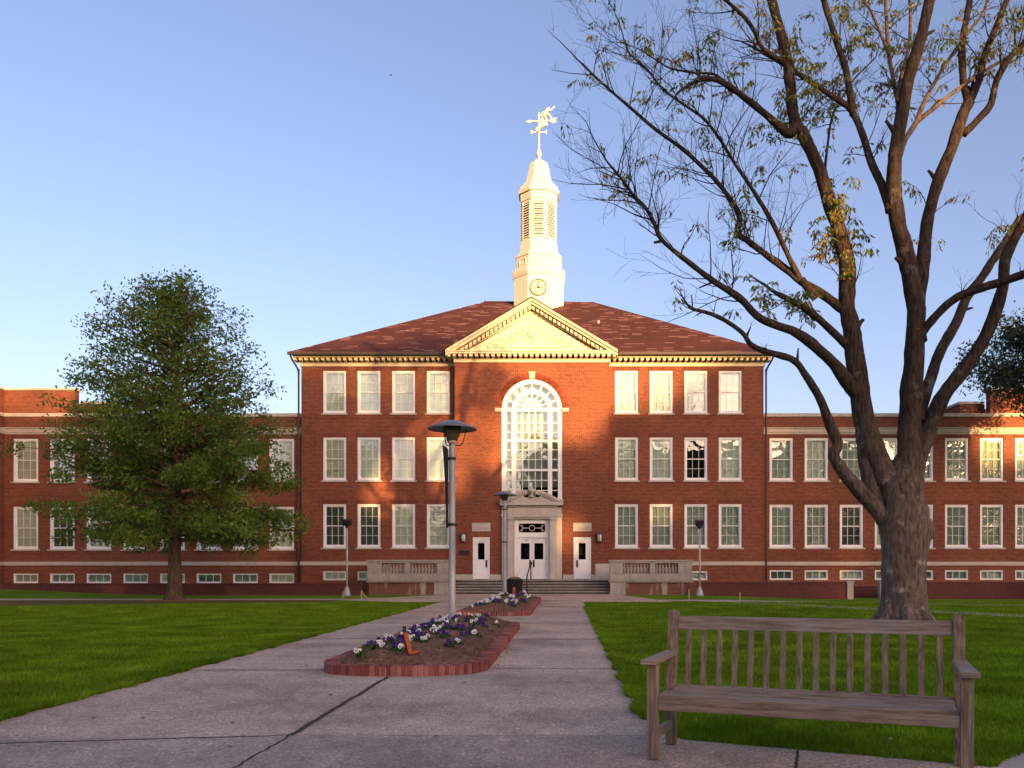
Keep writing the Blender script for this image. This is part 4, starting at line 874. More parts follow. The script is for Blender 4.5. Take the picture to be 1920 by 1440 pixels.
# ------------------------------------------------------------------ flower beds
def bed_outline(x0, x1, y0, y1, r0, r1):
    P = []; rx_ = (x1-x0)/2; cx = (x0+x1)/2
    for a in np.linspace(math.pi, 2*math.pi, 25):       # near end: flattened arc
        c, s = math.cos(a), math.sin(a); P.append((cx+rx_*math.copysign(abs(c)**.62, c), y0+r0+r0*math.copysign(abs(s)**.75, s)))
    for a in np.linspace(0, math.pi, 15):
        c, s = math.cos(a), math.sin(a); P.append((cx+rx_*math.copysign(abs(c)**.6, c), y1-r1+r1*abs(s)**.75))
    return P
def bed(x0, x1, y0, y1, r0, r1, label):
    o = thing('flower_bed', ((x0+x1)/2, (y0+y1)/2, 0), label, 'flower bed', 'brick edged flower beds'); P = bed_outline(x0, x1, y0, y1, r0, r1); n = len(P)
    # resample outline
    pts = []; acc = 0; L = [Vector(p) for p in P]+[Vector(P[0])]; step = .098
    d = 0; step = .067
    for i in range(n):
        a, b = L[i], L[i+1]; l = (b-a).length
        while d <= l and l > 0: pts.append(a+(b-a)*d/l); d += step
        d -= l
    m = MB(); cnt = len(pts)
    for i in range(cnt):
        p, qn, pv = pts[i], pts[(i+1) % cnt], pts[i-1]; t = (qn-pv).normalized(); nn = Vector((t.y, -t.x)); hw = .0295; dep = .19
        o1, o2 = p-t*hw, p+t*hw; i1, i2 = o1-nn*dep*1.0, o2-nn*dep; k = .86
        j = random.uniform(-.006, .006); z = .135+random.uniform(-.006, .006)
        b4 = [(o1.x+nn.x*j, o1.y+nn.y*j), (o2.x+nn.x*j, o2.y+nn.y*j), (i2.x, i2.y), (i1.x, i1.y)]
        m.hexa([(x, y, -.05) for x, y in b4]+[(x, y, z) for x, y in b4])
    eb = m.build('brick_edging', 'edging_brick', o, bevel=.008)
    inn = []; outm = []
    for i in range(cnt):
        t = (pts[(i+1) % cnt]-pts[i-1]).normalized(); nn = Vector((t.y, -t.x)); inn.append(pts[i]-nn*.17); outm.append(pts[i]-nn*.012)
    m = MB(); m.slab([(p.x, p.y) for p in outm], -.05, .118); m.build('mortar', 'concrete_pale', eb)
    # mulch mound
    m = MB(); c = Vector(((x0+x1)/2, (y0+y1)/2)); rings = 9; vs = []; sp = [Vector((c.x, min(max(p.y, y0+r0), y1-r1))) for p in inn]
    def mz(q_, t): return .125+.16*(1-t**2.2)+.035*noise.noise(Vector((q_.x*4, q_.y*4, 0)))+.012*noise.noise(Vector((q_.x*17, q_.y*17, 3)))
    for k in range(rings+1):
        t = 1-k/rings
        for p, s in zip(inn, sp):
            q_ = s+(p-s)*t; vs.append((q_.x, q_.y, mz(q_, t)))
    fs = [(k*cnt+i, k*cnt+(i+1) % cnt, (k+1)*cnt+(i+1) % cnt, (k+1)*cnt+i) for k in range(rings) for i in range(cnt)]
    m.add(vs, fs).build('mulch', 'mulch', o, smooth=True)
    N = 9000; u = rng.random(N); idx = rng.integers(0, cnt, N); t = np.sqrt(rng.random(N))*.99; C = np.zeros((N, 3))
    for i in range(N):
        s, p = sp[idx[i]], inn[idx[i]]; yy = s.y if rng.random() > .6 else rng.uniform(y0+r0, y1-r1)
        q_ = Vector((c.x, yy))+(p-s)*t[i]; C[i] = (q_.x, q_.y, mz(q_, t[i])+.008)
    ll = .10*rng.uniform(.5, 1.6, (N, 1)); a = rng.uniform(0, 2*np.pi, N); dd = np.stack([np.cos(a), np.sin(a), rng.normal(0, .18, N)], 1)*ll/2; ss = np.stack([-np.sin(a), np.cos(a), 0*a], 1)*.0035
    tag(link('pine_straw', quads_mesh('pine_straw', np.stack([C-dd-ss, C-dd+ss, C+dd+ss, C+dd-ss], 1)-np.array(o.location), 'straw'), o), kind='stuff')
    return o, (lambda x, y: mz(Vector((x, y)), min(1, abs(x-c.x)/((x1-x0)/2-.17))))
B1, Z1 = bed(-3.2, -1.02, 10.65, 19.6, .95, .4, 'brick edged bed of pansies round the near lamp post')
B2, Z2 = bed(-3.12, -1.0, 24.0, 38.0, .7, 3.2, 'brick edged bed of pansies in front of the black bin')
# pansies
def blossom_mesh(white):
    m = MB(); r = .047
    for k, (a, l, w_) in enumerate(((90-38, .045, .036), (90+38, .045, .036), (195, .042, .032), (-15, .042, .032), (270, .046, .042))):
        a = R(a); c, s = math.cos(a), math.sin(a); m.cur = 0; P = []
        for j in range(8):
            b = 2*math.pi*j/8; u, v = l*.55+l*.5*math.cos(b), w_*.72*math.sin(b); P.append((u*c-v*s, -.004*(k % 3)-.012*((u/l)**2), u*s+v*c))
        m.add(P, [tuple(range(8))])
    m.cur = 1; m.add([(.016*math.cos(b), -.016, -.006+.016*math.sin(b)) for b in np.linspace(0, 2*np.pi, 7)[:-1]], [tuple(range(6))])
    m.cur = 2; m.add([(.006*math.cos(b), -.020, -.004+.006*math.sin(b)) for b in np.linspace(0, 2*np.pi, 6)[:-1]], [tuple(range(5))])
    return m.mesh('blossom', ['petal_white' if white else 'petal_purple', 'pansy_eye', 'pansy_gold'])
BLW, BLP = blossom_mesh(True), blossom_mesh(False)
def pansy_leaves():
    N = 44; a = rng.uniform(0, 2*np.pi, N); r = rng.uniform(.0, .12, N); C = np.stack([r*np.cos(a), r*np.sin(a), rng.uniform(.0, .09, N)], 1)
    return quads_mesh('leaves', leaf_quads(C, .10, .045, (0, 0, .8)), 'pansy_leaf')
LV = [pansy_leaves() for _ in range(4)]
def pansy(x, y, z, white, label, group, sc):
    o = bpy.data.objects.new('pansy', None); COL.objects.link(o); o.location = (x, y, z-.01); o.empty_display_size = .05; o.scale = (sc,)*3; tag(o, label, 'flower', group)
    link('leaves', random.choice(LV), o)
    for k in range(random.choice((2, 3, 3, 4))):
        a = random.uniform(0, 6.28); r = random.uniform(.02, .085); b = link('blossom', BLW if white else BLP, o, (r*math.cos(a), r*math.sin(a)-.03, random.uniform(.07, .15)))
        b.rotation_euler = (R(random.uniform(-35, 5)), 0, R(random.uniform(-40, 40)))
def plant(bd, zf, spots, where, sc):
    for (x, y) in spots:
        wh = random.random() < .58
        pansy(x, y, zf(x, y), wh, ('white pansy with dark centre' if wh else 'dark purple pansy')+' in the '+where, ('white' if wh else 'purple')+' pansies in the '+where, sc*random.uniform(.85, 1.15))
sp = [on_ground(px, py, .27)[:2] for px, py in ((676, 1223), (693, 1206), (714, 1214), (735, 1180), (738, 1195), (743, 1219), (790, 1224), (833, 1227), (838, 1196), (795, 1206), (771, 1203), (776, 1184), (815, 1190), (860, 1203), (752, 1222), (842, 1210), (715, 1229), (712, 1204))]
sp += [(-2.75+.25*random.random()+.55*t*.3, 12.2+6.9*t) for t in np.linspace(0, 1, 22)] + [(-2.25+random.uniform(-.2, .2), 12.0+7.0*t) for t in np.linspace(0, 1, 16)] + [(-1.7+random.uniform(-.2, .2), 12.5+6.5*t) for t in np.linspace(0, 1, 12)] + [(random.uniform(-2.7, -1.4), random.uniform(11.6, 19.0)) for _ in range(22)]
sp = [p for p in sp if -2.85 < p[0] < -1.25 and 11.0 < p[1] < 19.3 and (p[0]-L1[0])**2+(p[1]-L1[1])**2 > .05]
plant(B1, Z1, sp, 'near brick bed', .70)
sp = [(random.uniform(-2.8, -1.35), random.uniform(24.6, 36.2)) for _ in range(52)]; sp = [p for p in sp if (p[0]-L2[0])**2+(p[1]-L2[1])**2 > .1]
plant(B2, Z2, sp, 'far brick bed', .85)
# orange marker stake
g = on_ground(768, 1222, .27); o = thing('marker_stake', (g.x, g.y, .25), 'orange painted marker stake with tape in the near flower bed', 'stake')
m = MB(); m.bar((g.x-.02, g.y, .2), (g.x-.075, g.y+.02, .60), .045, .02); m.build('lath', 'rust_iron', o)
m = MB(); m.bar((g.x+.02, g.y-.03, .25), (g.x-.05, g.y-.012, .52), .05, .012); m.tube([(g.x+.02, g.y-.03, .255), (g.x+.08, g.y-.03, .265), (g.x+.13, g.y, .28)], [.022, .018, .01], 5); m.build('tape', 'orange_tape', o)
g = on_ground(963.5, 1121, .3); o = thing('marker_stake', (g.x, g.y, .28), 'orange marker stake in the far flower bed before the bin', 'stake'); m = MB(); m.bar((g.x, g.y, .2), (g.x+.01, g.y, .68), .09, .04); m.build('lath', 'orange_tape', o)
m = MB(); m.bar((g.x-.01, g.y-.04, .42), (g.x+.05, g.y-.05, .5), .05, .02); m.build('tape', 'orange_tape', o)

# ------------------------------------------------------------------ park bench
BA, BB = Vector((.62, 6.02, 0)), Vector((2.50, 5.315, 0)); bl = (BB-BA).length; ang = math.atan2(BB.y-BA.y, BB.x-BA.x)
bench = thing('park_bench', BA, 'weathered grey brown slatted wooden bench on the path edge', 'bench', rz=ang)
def bpart(m, name, mat='bench_wood', par=None): return m.build(name, mat, par or bench, local=True, bevel=.005)
for x in (0, bl):
    bpart(MB().box(x-.038, x+.038, -.038, .038, .012, .675), 'leg', 'bench_wood_upright')
    P = [(.50, .012), (.58, .012), (.575, .45), (.675, 1.015), (.605, 1.03), (.50, .45)]
    m = MB(); vs = [(x-.036, y, z) for y, z in P]+[(x+.036, y, z) for y, z in P]; n = 6
    m.add(vs, [tuple(range(n))[::-1], tuple(range(n, 2*n))]+[(i, (i+1) % n, (i+1) % n+n, i+n) for i in range(n)]); bpart(m, 'leg', 'bench_wood_upright')
    s = -1 if x == 0 else 1
    m = MB(); m.hexa([(x-.055+s*.015, -.09, .678), (x+.055+s*.015, -.09, .678), (x+.045, .60, .69), (x-.045, .60, .69), (x-.055+s*.015, -.09, .712), (x+.055+s*.015, -.09, .712), (x+.045, .60, .725), (x-.045, .60, .725)]); bpart(m, 'armrest')
    bpart(MB().box(x-.025, x+.025, .04, .50, .36, .43), 'side_rail', 'bench_wood'); bpart(MB().box(x-.022, x+.022, .04, .50, .14, .20), 'stretcher')
def sw(y): return .463-.02*math.sin(math.pi*y/.5)
for k in range(5):
    y = -.02+.108*k; z = sw(y+.05); x0, x1 = (.04, bl-.04) if k in (0, 4) else (-.02+.06, bl-.04)
    bpart(MB().box(x0, x1, y, y+.073, z-.022, z), 'seat_slat')
bpart(MB().box(.04, bl-.04, -.026, .012, .355, .437), 'front_rail'); bpart(MB().box(.04, bl-.04, .52, .56, .37, .44), 'rear_rail')
for xx in (bl*.335, bl*.665): bpart(MB().box(xx-.025, xx+.025, .02, .51, .335, .42), 'seat_support')
def by_(z): return .525+(z-.45)*.175
def slant(x0, x1, z0, z1, t): a, b = by_(z0), by_(z1); return MB().hexa([(x0, a, z0), (x1, a, z0), (x1, a+t, z0), (x0, a+t, z0), (x0, b, z1), (x1, b, z1), (x1, b+t, z1), (x0, b+t, z1)])
bpart(slant(.037, bl-.037, .885, .985, .038), 'top_rail'); bpart(slant(.037, bl-.037, .415, .468, .036), 'lower_back_rail')
ns = 16
for k in range(ns): x = .037+(bl-.074)*(k+.75)/(ns+.5); bpart(slant(x-.021, x+.021, .462, .89, .02), 'back_slat', 'bench_wood_upright')

# ------------------------------------------------------------------ big tree on the right
TYR = 20.4; tb = on_ground(1697, 1172); tree = thing('tree', (tb.x, tb.y, 0), 'large dark barked tree with spreading, nearly bare limbs behind the bench', 'tree')
LIMB = {}
def limb(key, pts, w0, w1, dY, par=None, name='limb', n=12, y0=None, wob=.15, build=True):
    if par:
        pl = LIMB[par]; d = [(abs(q_[0]-pts[0][0])+abs(q_[1]-pts[0][1])) for q_ in pl['px']]; i = int(np.argmin(d)); y0 = pl['Y'][i]
    y0 = TYR if y0 is None else y0
    C = catmull([(a, b, 0) for a, b in pts], 6); n_ = len(C); L = np.concatenate([[0], np.cumsum([np.linalg.norm(C[i+1]-C[i]) for i in range(n_-1)])]); L /= L[-1]
    Ys = [y0 + dY*(t**1.1) for t in L]; W_ = [w0+(w1-w0)*t**.48 for t in L]
    P = [at(c[0], c[1], y) for c, y in zip(C, Ys)]; Rr = [w_*y/F/2 for w_, y in zip(W_, Ys)]
    LIMB[key] = dict(px=[(c[0], c[1]) for c in C], Y=Ys, P=P, R=Rr)
    if build: m = MB(); m.tube(P, Rr, n, wob, seed=len(LIMB)); m.build(name, 'bark_sunlit' if key[:2] in ('M3', 'M4') else 'bark', tree, smooth=True)
# trunk
C = catmull([(1697, 1182), (1696, 1165), (1695, 1130), (1695, 1070), (1696, 1010), (1695, 985), (1690, 945), (1690, 910), (1691, 885), (1692, 858), (1693, 838)], 5)
Wt = np.interp([c[1] for c in C], [838, 858, 885, 910, 945, 985, 1010, 1070, 1130, 1165, 1182], [8, 30, 60, 76, 84, 92, 88, 78, 80, 92, 118])
P = [at(c[0], c[1], TYR) for c in C]; P[0].z = -.08
m = MB(); m.tube(P, [w_*TYR/F/2 for w_ in Wt], 40, .09, 1)
for a_, L_ in ((3.5, .95), (4.4, 1.1), (5.3, .9), (.2, .9), (1.5, .8), (2.6, .9)):      # root flares
    ca, sa = math.cos(a_), math.sin(a_); m.tube([(tb.x+ca*.30, tb.y+sa*.30, .62), (tb.x+ca*.52, tb.y+sa*.52, .20), (tb.x+ca*L_*.8, tb.y+sa*L_*.8, .02), (tb.x+ca*L_, tb.y+sa*L_, -.08)], [.16, .17, .11, .05], 10, .2, 4)
k0 = len(m.v); bp = at(1734, 994, TYR-.1); nb = 14                # burl on the right side
for i in range(9):
    th = math.pi*i/8
    for k in range(nb):
        a = 2*math.pi*k/nb; r = .24*math.sin(th)+.001; q_ = Vector((r*math.cos(a), r*math.sin(a), .30*math.cos(th))); m.v.append(tuple(bp+q_*(1+.15*noise.noise(q_*6))))
for i in range(8):
    for k in range(nb): m.f.append((k0+(i+1)*nb+k, k0+(i+1)*nb+(k+1) % nb, k0+i*nb+(k+1) % nb, k0+i*nb+k)); m.mi.append(0)
LIMB['T'] = dict(px=[(c[0], c[1]) for c in C], Y=[TYR]*len(C), P=P, R=[w_*TYR/F/2 for w_ in Wt])
m.build('trunk', 'bark', tree, smooth=True)
limb('A', [(1684, 950), (1668, 905), (1651, 870), (1624, 802), (1610, 715), (1600, 640), (1595, 605), (1587, 566), (1589, 507), (1579, 451), (1556, 380), (1534, 312), (1508, 258), (1489, 222), (1481, 150), (1475, 104), (1458, 40), (1443, -20), (1435, -90)], 58, 15, 1.2, 'T', n=20)
limb('M', [(1700, 930), (1704, 871), (1706, 802), (1712, 698), (1718, 594), (1708, 524), (1694, 455), (1683, 417), (1676, 347), (1680, 278), (1692, 208), (1706, 139), (1727, 69), (1743, 0), (1757, -60), (1764, -120)], 58, 17, -1.0, 'T', n=20)
limb('R1', [(1712, 900), (1722, 854), (1743, 802), (1764, 750), (1795, 708), (1833, 656), (1861, 600), (1880, 541), (1884, 489), (1898, 455), (1920, 415), (1950, 350), (1975, 270)], 42, 14, -1.6, 'T', n=16)
limb('L0', [(1668, 985), (1645, 955), (1617, 927), (1590, 895), (1573, 872), (1563, 853), (1570, 831), (1555, 793), (1537, 747), (1512, 706), (1490, 677), (1454, 664), (1424, 655), (1405, 643), (1392, 624), (1358, 600), (1328, 587), (1301, 580), (1292, 574)], 40, 6, -2.2, 'T', n=14)
limb('L0b', [(1298, 578), (1298, 566), (1296, 553)], 4, 2, .1, 'L0', n=6)
limb('LA', [(1655, 965), (1640, 930), (1628, 890), (1620, 850), (1617, 805), (1612, 750)], 30, 26, .35, 'T', n=14)
limb('M1', [(1722, 640), (1722, 580), (1729, 507), (1734, 460), (1742, 399), (1763, 330), (1787, 271), (1805, 215), (1817, 191)], 30, 20, 1.0, 'M', n=14)
limb('M1a', [(1815, 195), (1806, 149), (1804, 87), (1812, 35), (1820, -10), (1826, -60)], 15, 11, .6, 'M1')
limb('M1b', [(1816, 196), (1836, 149), (1846, 104), (1864, 59), (1888, 0), (1905, -50)], 15, 10, -.6, 'M1')
limb('M1c', [(1806, 252), (1832, 226), (1857, 196), (1869, 150), (1893, 108), (1922, 80), (1960, 40)], 15, 11, -1.0, 'M1')
limb('M2', [(1670, 395), (1655, 350), (1634, 305), (1614, 243), (1593, 203), (1570, 187), (1534, 163), (1492, 135), (1455, 112), (1430, 98)], 22, 7, 1.8, 'M')
limb('M2b', [(1600, 215), (1591, 160), (1586, 130), (1568, 76), (1555, 35), (1542, -10), (1534, -60)], 15, 10, .8, 'M2')
limb('M3', [(1688, 225), (1680, 174), (1667, 104), (1662, 35), (1660, -30)], 10, 6, 2.2, 'M')
limb('M3b', [(1683, 190), (1688, 150), (1704, 87), (1707, 20), (1700, -40)], 9, 6, 2.6, 'M')
limb('M3c', [(1666, 100), (1652, 65), (1635, 25), (1615, -5), (1590, -30)], 7, 4, 1, 'M3')
limb('M4', [(1686, 290), (1697, 262), (1718, 229), (1729, 200), (1746, 167), (1770, 125), (1794, 90), (1820, 55), (1842, 25), (1860, -20)], 13, 5, 3.2, 'M')
limb('M4b', [(1718, 229), (1752, 202), (1787, 174), (1832, 142), (1884, 111), (1930, 90)], 10, 5, 1.5, 'M4')
limb('R2', [(1722, 790), (1735, 740), (1746, 705), (1764, 656), (1792, 607), (1812, 559), (1840, 521), (1860, 490), (1880, 462), (1912, 410)], 26, 14, 2.0, 'M')
limb('R3', [(1712, 645), (1730, 622), (1757, 590), (1795, 557), (1847, 538), (1892, 524), (1935, 508)], 18, 15, -1.6, 'M')
limb('A1', [(1612, 745), (1592, 722), (1570, 690), (1547, 666), (1495, 625), (1426, 597), (1387, 559), (1339, 528), (1297, 496), (1242, 451), (1226, 417), (1212, 392), (1187, 365), (1167, 337), (1139, 304)], 32, 4, -3.0, 'A')
limb('A1s', [(1240, 452), (1226, 455)], 7, 5, 0, 'A1', n=8)
limb('A2', [(1598, 655), (1575, 635), (1530, 594), (1488, 566), (1462, 553)], 21, 10, -.8, 'A')
limb('A3', [(1588, 582), (1572, 573), (1540, 550), (1502, 528), (1474, 505), (1426, 470), (1401, 451), (1384, 438), (1387, 410), (1375, 382), (1347, 344), (1316, 312), (1278, 278), (1226, 240), (1181, 201), (1153, 177), (1118, 146), (1092, 120)], 22, 4, 2.6, 'A')
limb('A3b', [(1530, 560), (1515, 540), (1502, 524)], 16, 14, 0, 'A')
limb('A4', [(1502, 528), (1488, 500), (1478, 480), (1448, 417), (1410, 354), (1375, 302), (1347, 257), (1319, 222), (1285, 198), (1243, 167), (1215, 132), (1181, 101), (1170, 75)], 13, 3, -1.2, 'A3')
limb('A5', [(1492, 240), (1478, 250), (1444, 222), (1410, 194), (1375, 167), (1347, 151), (1318, 147), (1306, 151)], 20, 9, -1.5, 'A')
limb('A5b', [(1372, 165), (1340, 140), (1300, 136), (1257, 128), (1230, 112)], 7, 3, -.8, 'A5', n=8)
limb('A6', [(1483, 140), (1470, 118), (1450, 105), (1427, 87), (1413, 56), (1392, 28), (1358, -2)], 12, 6, -1.4, 'A')
limb('A7', [(1544, 340), (1552, 270), (1560, 220), (1575, 190), (1600, 150), (1640, 110)], 6, 3, 2.0, 'A', n=8)
# broken stubs
for key, t, L_ in (('A', .3, .22), ('A', .55, .25), ('M', .35, .2), ('M', .62, .3), ('M', .8, .22), ('R1', .5, .22), ('A1', .5, .3), ('L0', .55, .25), ('L0', .75, .2), ('M1', .6, .25), ('A3', .4, .25), ('A5', .55, .3), ('M2', .6, .3), ('R2', .5, .2)):
    Lb = LIMB[key]; i = int(t*(len(Lb['P'])-2))+1; p = Lb['P'][i]; tt_ = (Lb['P'][i+1]-p).normalized(); d = (tt_.cross(Vector((0, 1, 0)))*random.choice((-1, 1))+tt_*.6+Vector((0, random.gauss(0, .3), .2))).normalized(); r = Lb['R'][i]
    m = MB(); m.tube([p, p+d*r*1.1, p+d*(r+L_*.6), p+d*(r+L_)], [r*.55, r*.38, r*.26, r*.2], 8, .2, 9); m.build('broken_stub', 'bark', tree, smooth=True)
# finer branches growing from the limbs
tw = MB(); TIPS = []
def grow(p, d, L, r, depth, zone):
    n = 6 if depth else 4; P = [p.copy()]; Rr = [r]; d = d.normalized(); curl = Vector((random.gauss(0, .25), random.gauss(0, .25), random.gauss(.18, .2)))
    for k in range(n):
        pp = P[-1]
        if pp.y > 1 and CX+F*pp.x/pp.y < 1026+60*noise.noise(pp): break
        d = (d + curl*.28 + Vector((random.gauss(0, .12), random.gauss(0, .12), random.gauss(0, .12)))).normalized(); P.append(P[-1]+d*L/n); Rr.append(max(.0028, r*(1-.8*(k+1)/n)))
    if len(P) < 3: return
    tw.tube(P, Rr, 5 if r > .012 else 4); n = len(P)-1
    TIPS.append((P[-1], zone)); TIPS.append((P[-2], zone))
    if depth:
        for k in range(random.choice((2, 3, 4))):
            i = random.randint(1, max(1, n-1)); t = (P[i+1]-P[i-1]).normalized(); side = t.cross(Vector((random.gauss(0, 1), random.gauss(0, 1), random.gauss(0, 1)))).normalized()
            grow(P[i], t*.75+side*.8+Vector((0, 0, .25)), L*random.uniform(.35, .65), Rr[i]*.6, depth-1, zone)
SPAWN = {'A1': (.42, 1, 52, 1.6), 'A3': (.25, 1, 64, 1.7), 'A4': (.15, 1, 50, 1.6), 'A5': (.3, 1, 20, 1.4), 'A5b': (.2, 1, 12, 1.2), 'A2': (.5, 1, 12, 1.1), 'A6': (.1, 1, 20, 1.5), 'A': (.36, .8, 34, 1.25), 'L0': (.62, 1, 7, .6),
         'M2': (.15, 1, 30, 1.4), 'M2b': (.1, 1, 22, 1.3), 'M3': (.1, 1, 16, 1.3), 'M3b': (.1, 1, 14, 1.2), 'M3c': (.1, 1, 12, 1.2), 'M4': (.3, 1, 22, 1.1), 'M4b': (.2, 1, 20, 1.1), 'M1a': (.3, 1, 10, 1), 'M1b': (.3, 1, 14, 1.1), 'M1c': (.3, 1, 22, 1.2), 'R1': (.75, 1, 12, 1.1), 'R3': (.3, 1, 5, .8), 'R2': (.5, 1, 8, .8), 'M1': (.3, .6, 5, .9), 'A7': (.3, 1, 10, 1)}
for key, (t0, t1, cnt, LL) in SPAWN.items():
    Lb = LIMB[key]; n = len(Lb['P'])
    for _ in range(int(cnt*.72)):
        i = min(n-2, max(1, int((t0+(t1-t0)*random.random())*(n-1)))); t = (Lb['P'][i+1]-Lb['P'][i-1]).normalized()
        side = t.cross(Vector((random.gauss(0, 1), random.gauss(0, 1), random.gauss(0, 1)))).normalized()
        grow(Lb['P'][i], t*.6+side+Vector((0, 0, .45)), LL*random.uniform(.5, 1.25), min(Lb['R'][i]*.5, random.uniform(.010, .020)), 2 if LL > 1 else 1, key)
    grow(Lb['P'][-1], (Lb['P'][-1]-Lb['P'][-3]), LL*.8, Lb['R'][-1]*.85, 2 if Lb['R'][-1] < .06 else 1, key)
tag(tw.build('twigs', 'twig_bark', tree), kind='stuff')
# drooping compound leaves
DENS = {'A': .85, 'A3': .10, 'A4': .14, 'A2': .6, 'A7': .6, 'M2': .26, 'M2b': .38, 'M3': .22, 'M3b': .22, 'M3c': .3, 'M4': .25, 'M4b': .3, 'A6': .22, 'A5': .12, 'A1': .08, 'M1c': .38, 'M1b': .26, 'M1a': .15, 'R1': .2, 'R3': .7, 'R2': .5, 'M1': .8, 'L0': .15, 'A5b': .2}
C, DD = [], []
for p, z in TIPS:
    if random.random() > DENS.get(z, .4)*.25: continue
    for _ in range(random.choice((1, 2, 2, 3))):
        h = Vector((random.gauss(0, 1), random.gauss(0, 1), random.gauss(-.2, .5))).normalized(); q_ = p.copy(); ll = random.uniform(.16, .30)
        for j in range(5):
            q_ = q_ + (h+Vector((0, 0, -.25*j))).normalized()*ll/5; s = h.cross(Vector((0, 0, 1))).normalized()
            for sg in (-1, 1): C.append(q_+s*sg*.035); DD.append(s*sg*.55+Vector((0, 0, -.8))+h*.35)
C = np.array(C); DD = np.array(DD); N = len(C); d = unit(DD+rng.normal(0, .2, (N, 3))); s = unit(np.cross(d, rng.normal(size=(N, 3))+np.array([0, .6, 0]))); L = .056*rng.uniform(.7, 1.3, (N, 1)); Wd = .021*rng.uniform(.8, 1.3, (N, 1))
V = np.stack([C, C+d*L*.9+s*Wd, C+d*L*2, C+d*L*.9-s*Wd], 1)
link('foliage', quads_mesh('foliage', V-np.array(tree.location), 'ash_leaf'), tree)

# ------------------------------------------------------------------ leafy tree on the left
def half_w(y):                       # crown half width (m) by height (m), left and right
    hs = [2.0, 2.4, 2.9, 4.5, 6.3, 8.4, 9.7, 10.9, 12.0, 13.2, 14.0]; l = [3.0, 4.6, 5.0, 5.3, 5.8, 4.7, 4.4, 3.8, 2.7, 1.1, .2]; r = [2.8, 4.4, 5.5, 6.5, 5.2, 4.3, 3.7, 3.1, 2.0, 1.0, .2]
    return np.interp(y, hs, l), np.interp(y, hs, r)
t0 = on_ground(327, 1126); TX0, TY0 = t0.x, t0.y; oak = thing('tree', (TX0, TY0, 0), 'full leafy green tree with a broad cone shaped crown on the left lawn', 'tree')
m = MB(); P = [(TX0, TY0, -.1), (TX0-.01, TY0, .12), (TX0, TY0, .5), (TX0+.02, TY0, 1.4), (TX0+.02, TY0, 3), (TX0+.06, TY0, 6), (TX0+.1, TY0, 9), (TX0+.2, TY0, 11.5), (TX0+.3, TY0, 13.6)]
m.tube(catmull(P, 5), list(np.interp(np.linspace(0, 1, 41), np.linspace(0, 1, 9), [.48, .40, .31, .26, .23, .17, .11, .06, .02])), 16, .06, 3); m.build('trunk', 'bark_oak', oak, smooth=True)
bm_ = MB(); clusters = []
for k in range(150):
    h0 = 2.55+10.3*(k/150)**.95; a = k*2.39996+random.uniform(-.4, .4); ca, sa = math.cos(a), math.sin(a); rise = (.10 if h0 < 4 else .45+.07*(h0-4)); 
    Lr = 3.0
    for _ in range(6):
        hl, hr = half_w(min(14.0, h0+rise*Lr*.62)); Wx = hr if ca > 0 else hl; Lr = .5*Lr+.5*(Wx**2*ca*ca+((hl+hr)/2)**2*sa*sa)**.5
    Lr *= random.uniform(.70, 1.0)
    pts = [Vector((TX0+.03*h0*.4, TY0, h0))]
    for j in range(1, 7):
        t = j/6; droop = -.09*Lr*t*t if h0 < 5 else 0
        pts.append(Vector((TX0+ca*Lr*t+random.gauss(0, .12), TY0+sa*Lr*t+random.gauss(0, .12), h0+rise*Lr*.62*t**.9+droop+random.gauss(0, .08))))
    r0 = .018+.014*Lr; bm_.tube(pts, [r0*(1-.85*i/6)+.004 for i in range(7)], 5)
    nsub = int(4+Lr*1.8)
    for j in range(nsub):
        t = .28+.75*(j+random.random())/nsub; i = min(5, int(t*6)); base = pts[i].lerp(pts[i+1], t*6-i if t*6-i < 1.2 else 1)
        q_ = base+Vector((random.gauss(0, .40), random.gauss(0, .40), random.gauss(.03, .22))); bm_.tube([base, (base+q_)/2+Vector((0, 0, .05)), q_], [.012, .009, .005], 4); clusters.append((q_, .27+.12*random.random(), h0))
for k in range(16):
    a = random.uniform(0, 6.28); r = random.uniform(.1, 1.3); z = 13.6-1.1*r+random.uniform(-.3, .5); bm_.tube([(TX0+.25+r*math.cos(a)*.9, TY0+r*math.sin(a)*.9, z-1.6), (TX0+.25+r*math.cos(a), TY0+r*math.sin(a), z)], [.016, .005], 4); clusters.append((Vector((TX0+.25+r*math.cos(a), TY0+r*math.sin(a), z-.3)), .25, 12))
tag(bm_.build('branches', 'bark_oak', oak), kind='stuff')
C = []
for q_, r, h0 in clusters:
    n = int(random.uniform(75, 125)*(.85 if h0 < 5.5 else .46 if h0 < 8 else .27)); c = np.clip(rng.normal(size=(n, 3)), -1.7, 1.7)*np.array([r, r, r*.6])*.85+np.array(q_); C.append(c)
C = np.concatenate(C); link('crown', quads_mesh('crown', leaf_quads(C, .17, .075, (0, 0, -.25))-np.array(oak.location), 'oak_leaf'), oak)
m = MB(); nb = 26; ring = [(TX0+1.5*(1+.2*math.sin(3*a+1))*math.cos(a), TY0+1.1*(1+.2*math.cos(2*a))*math.sin(a)) for a in np.linspace(0, 2*math.pi, nb, endpoint=False)]
tag(m.add([(x, y, .0) for x, y in ring]+[(TX0, TY0, .07)], [(i, (i+1) % nb, nb) for i in range(nb)]).build('soil_ring', 'mulch', smooth=True), kind='structure')

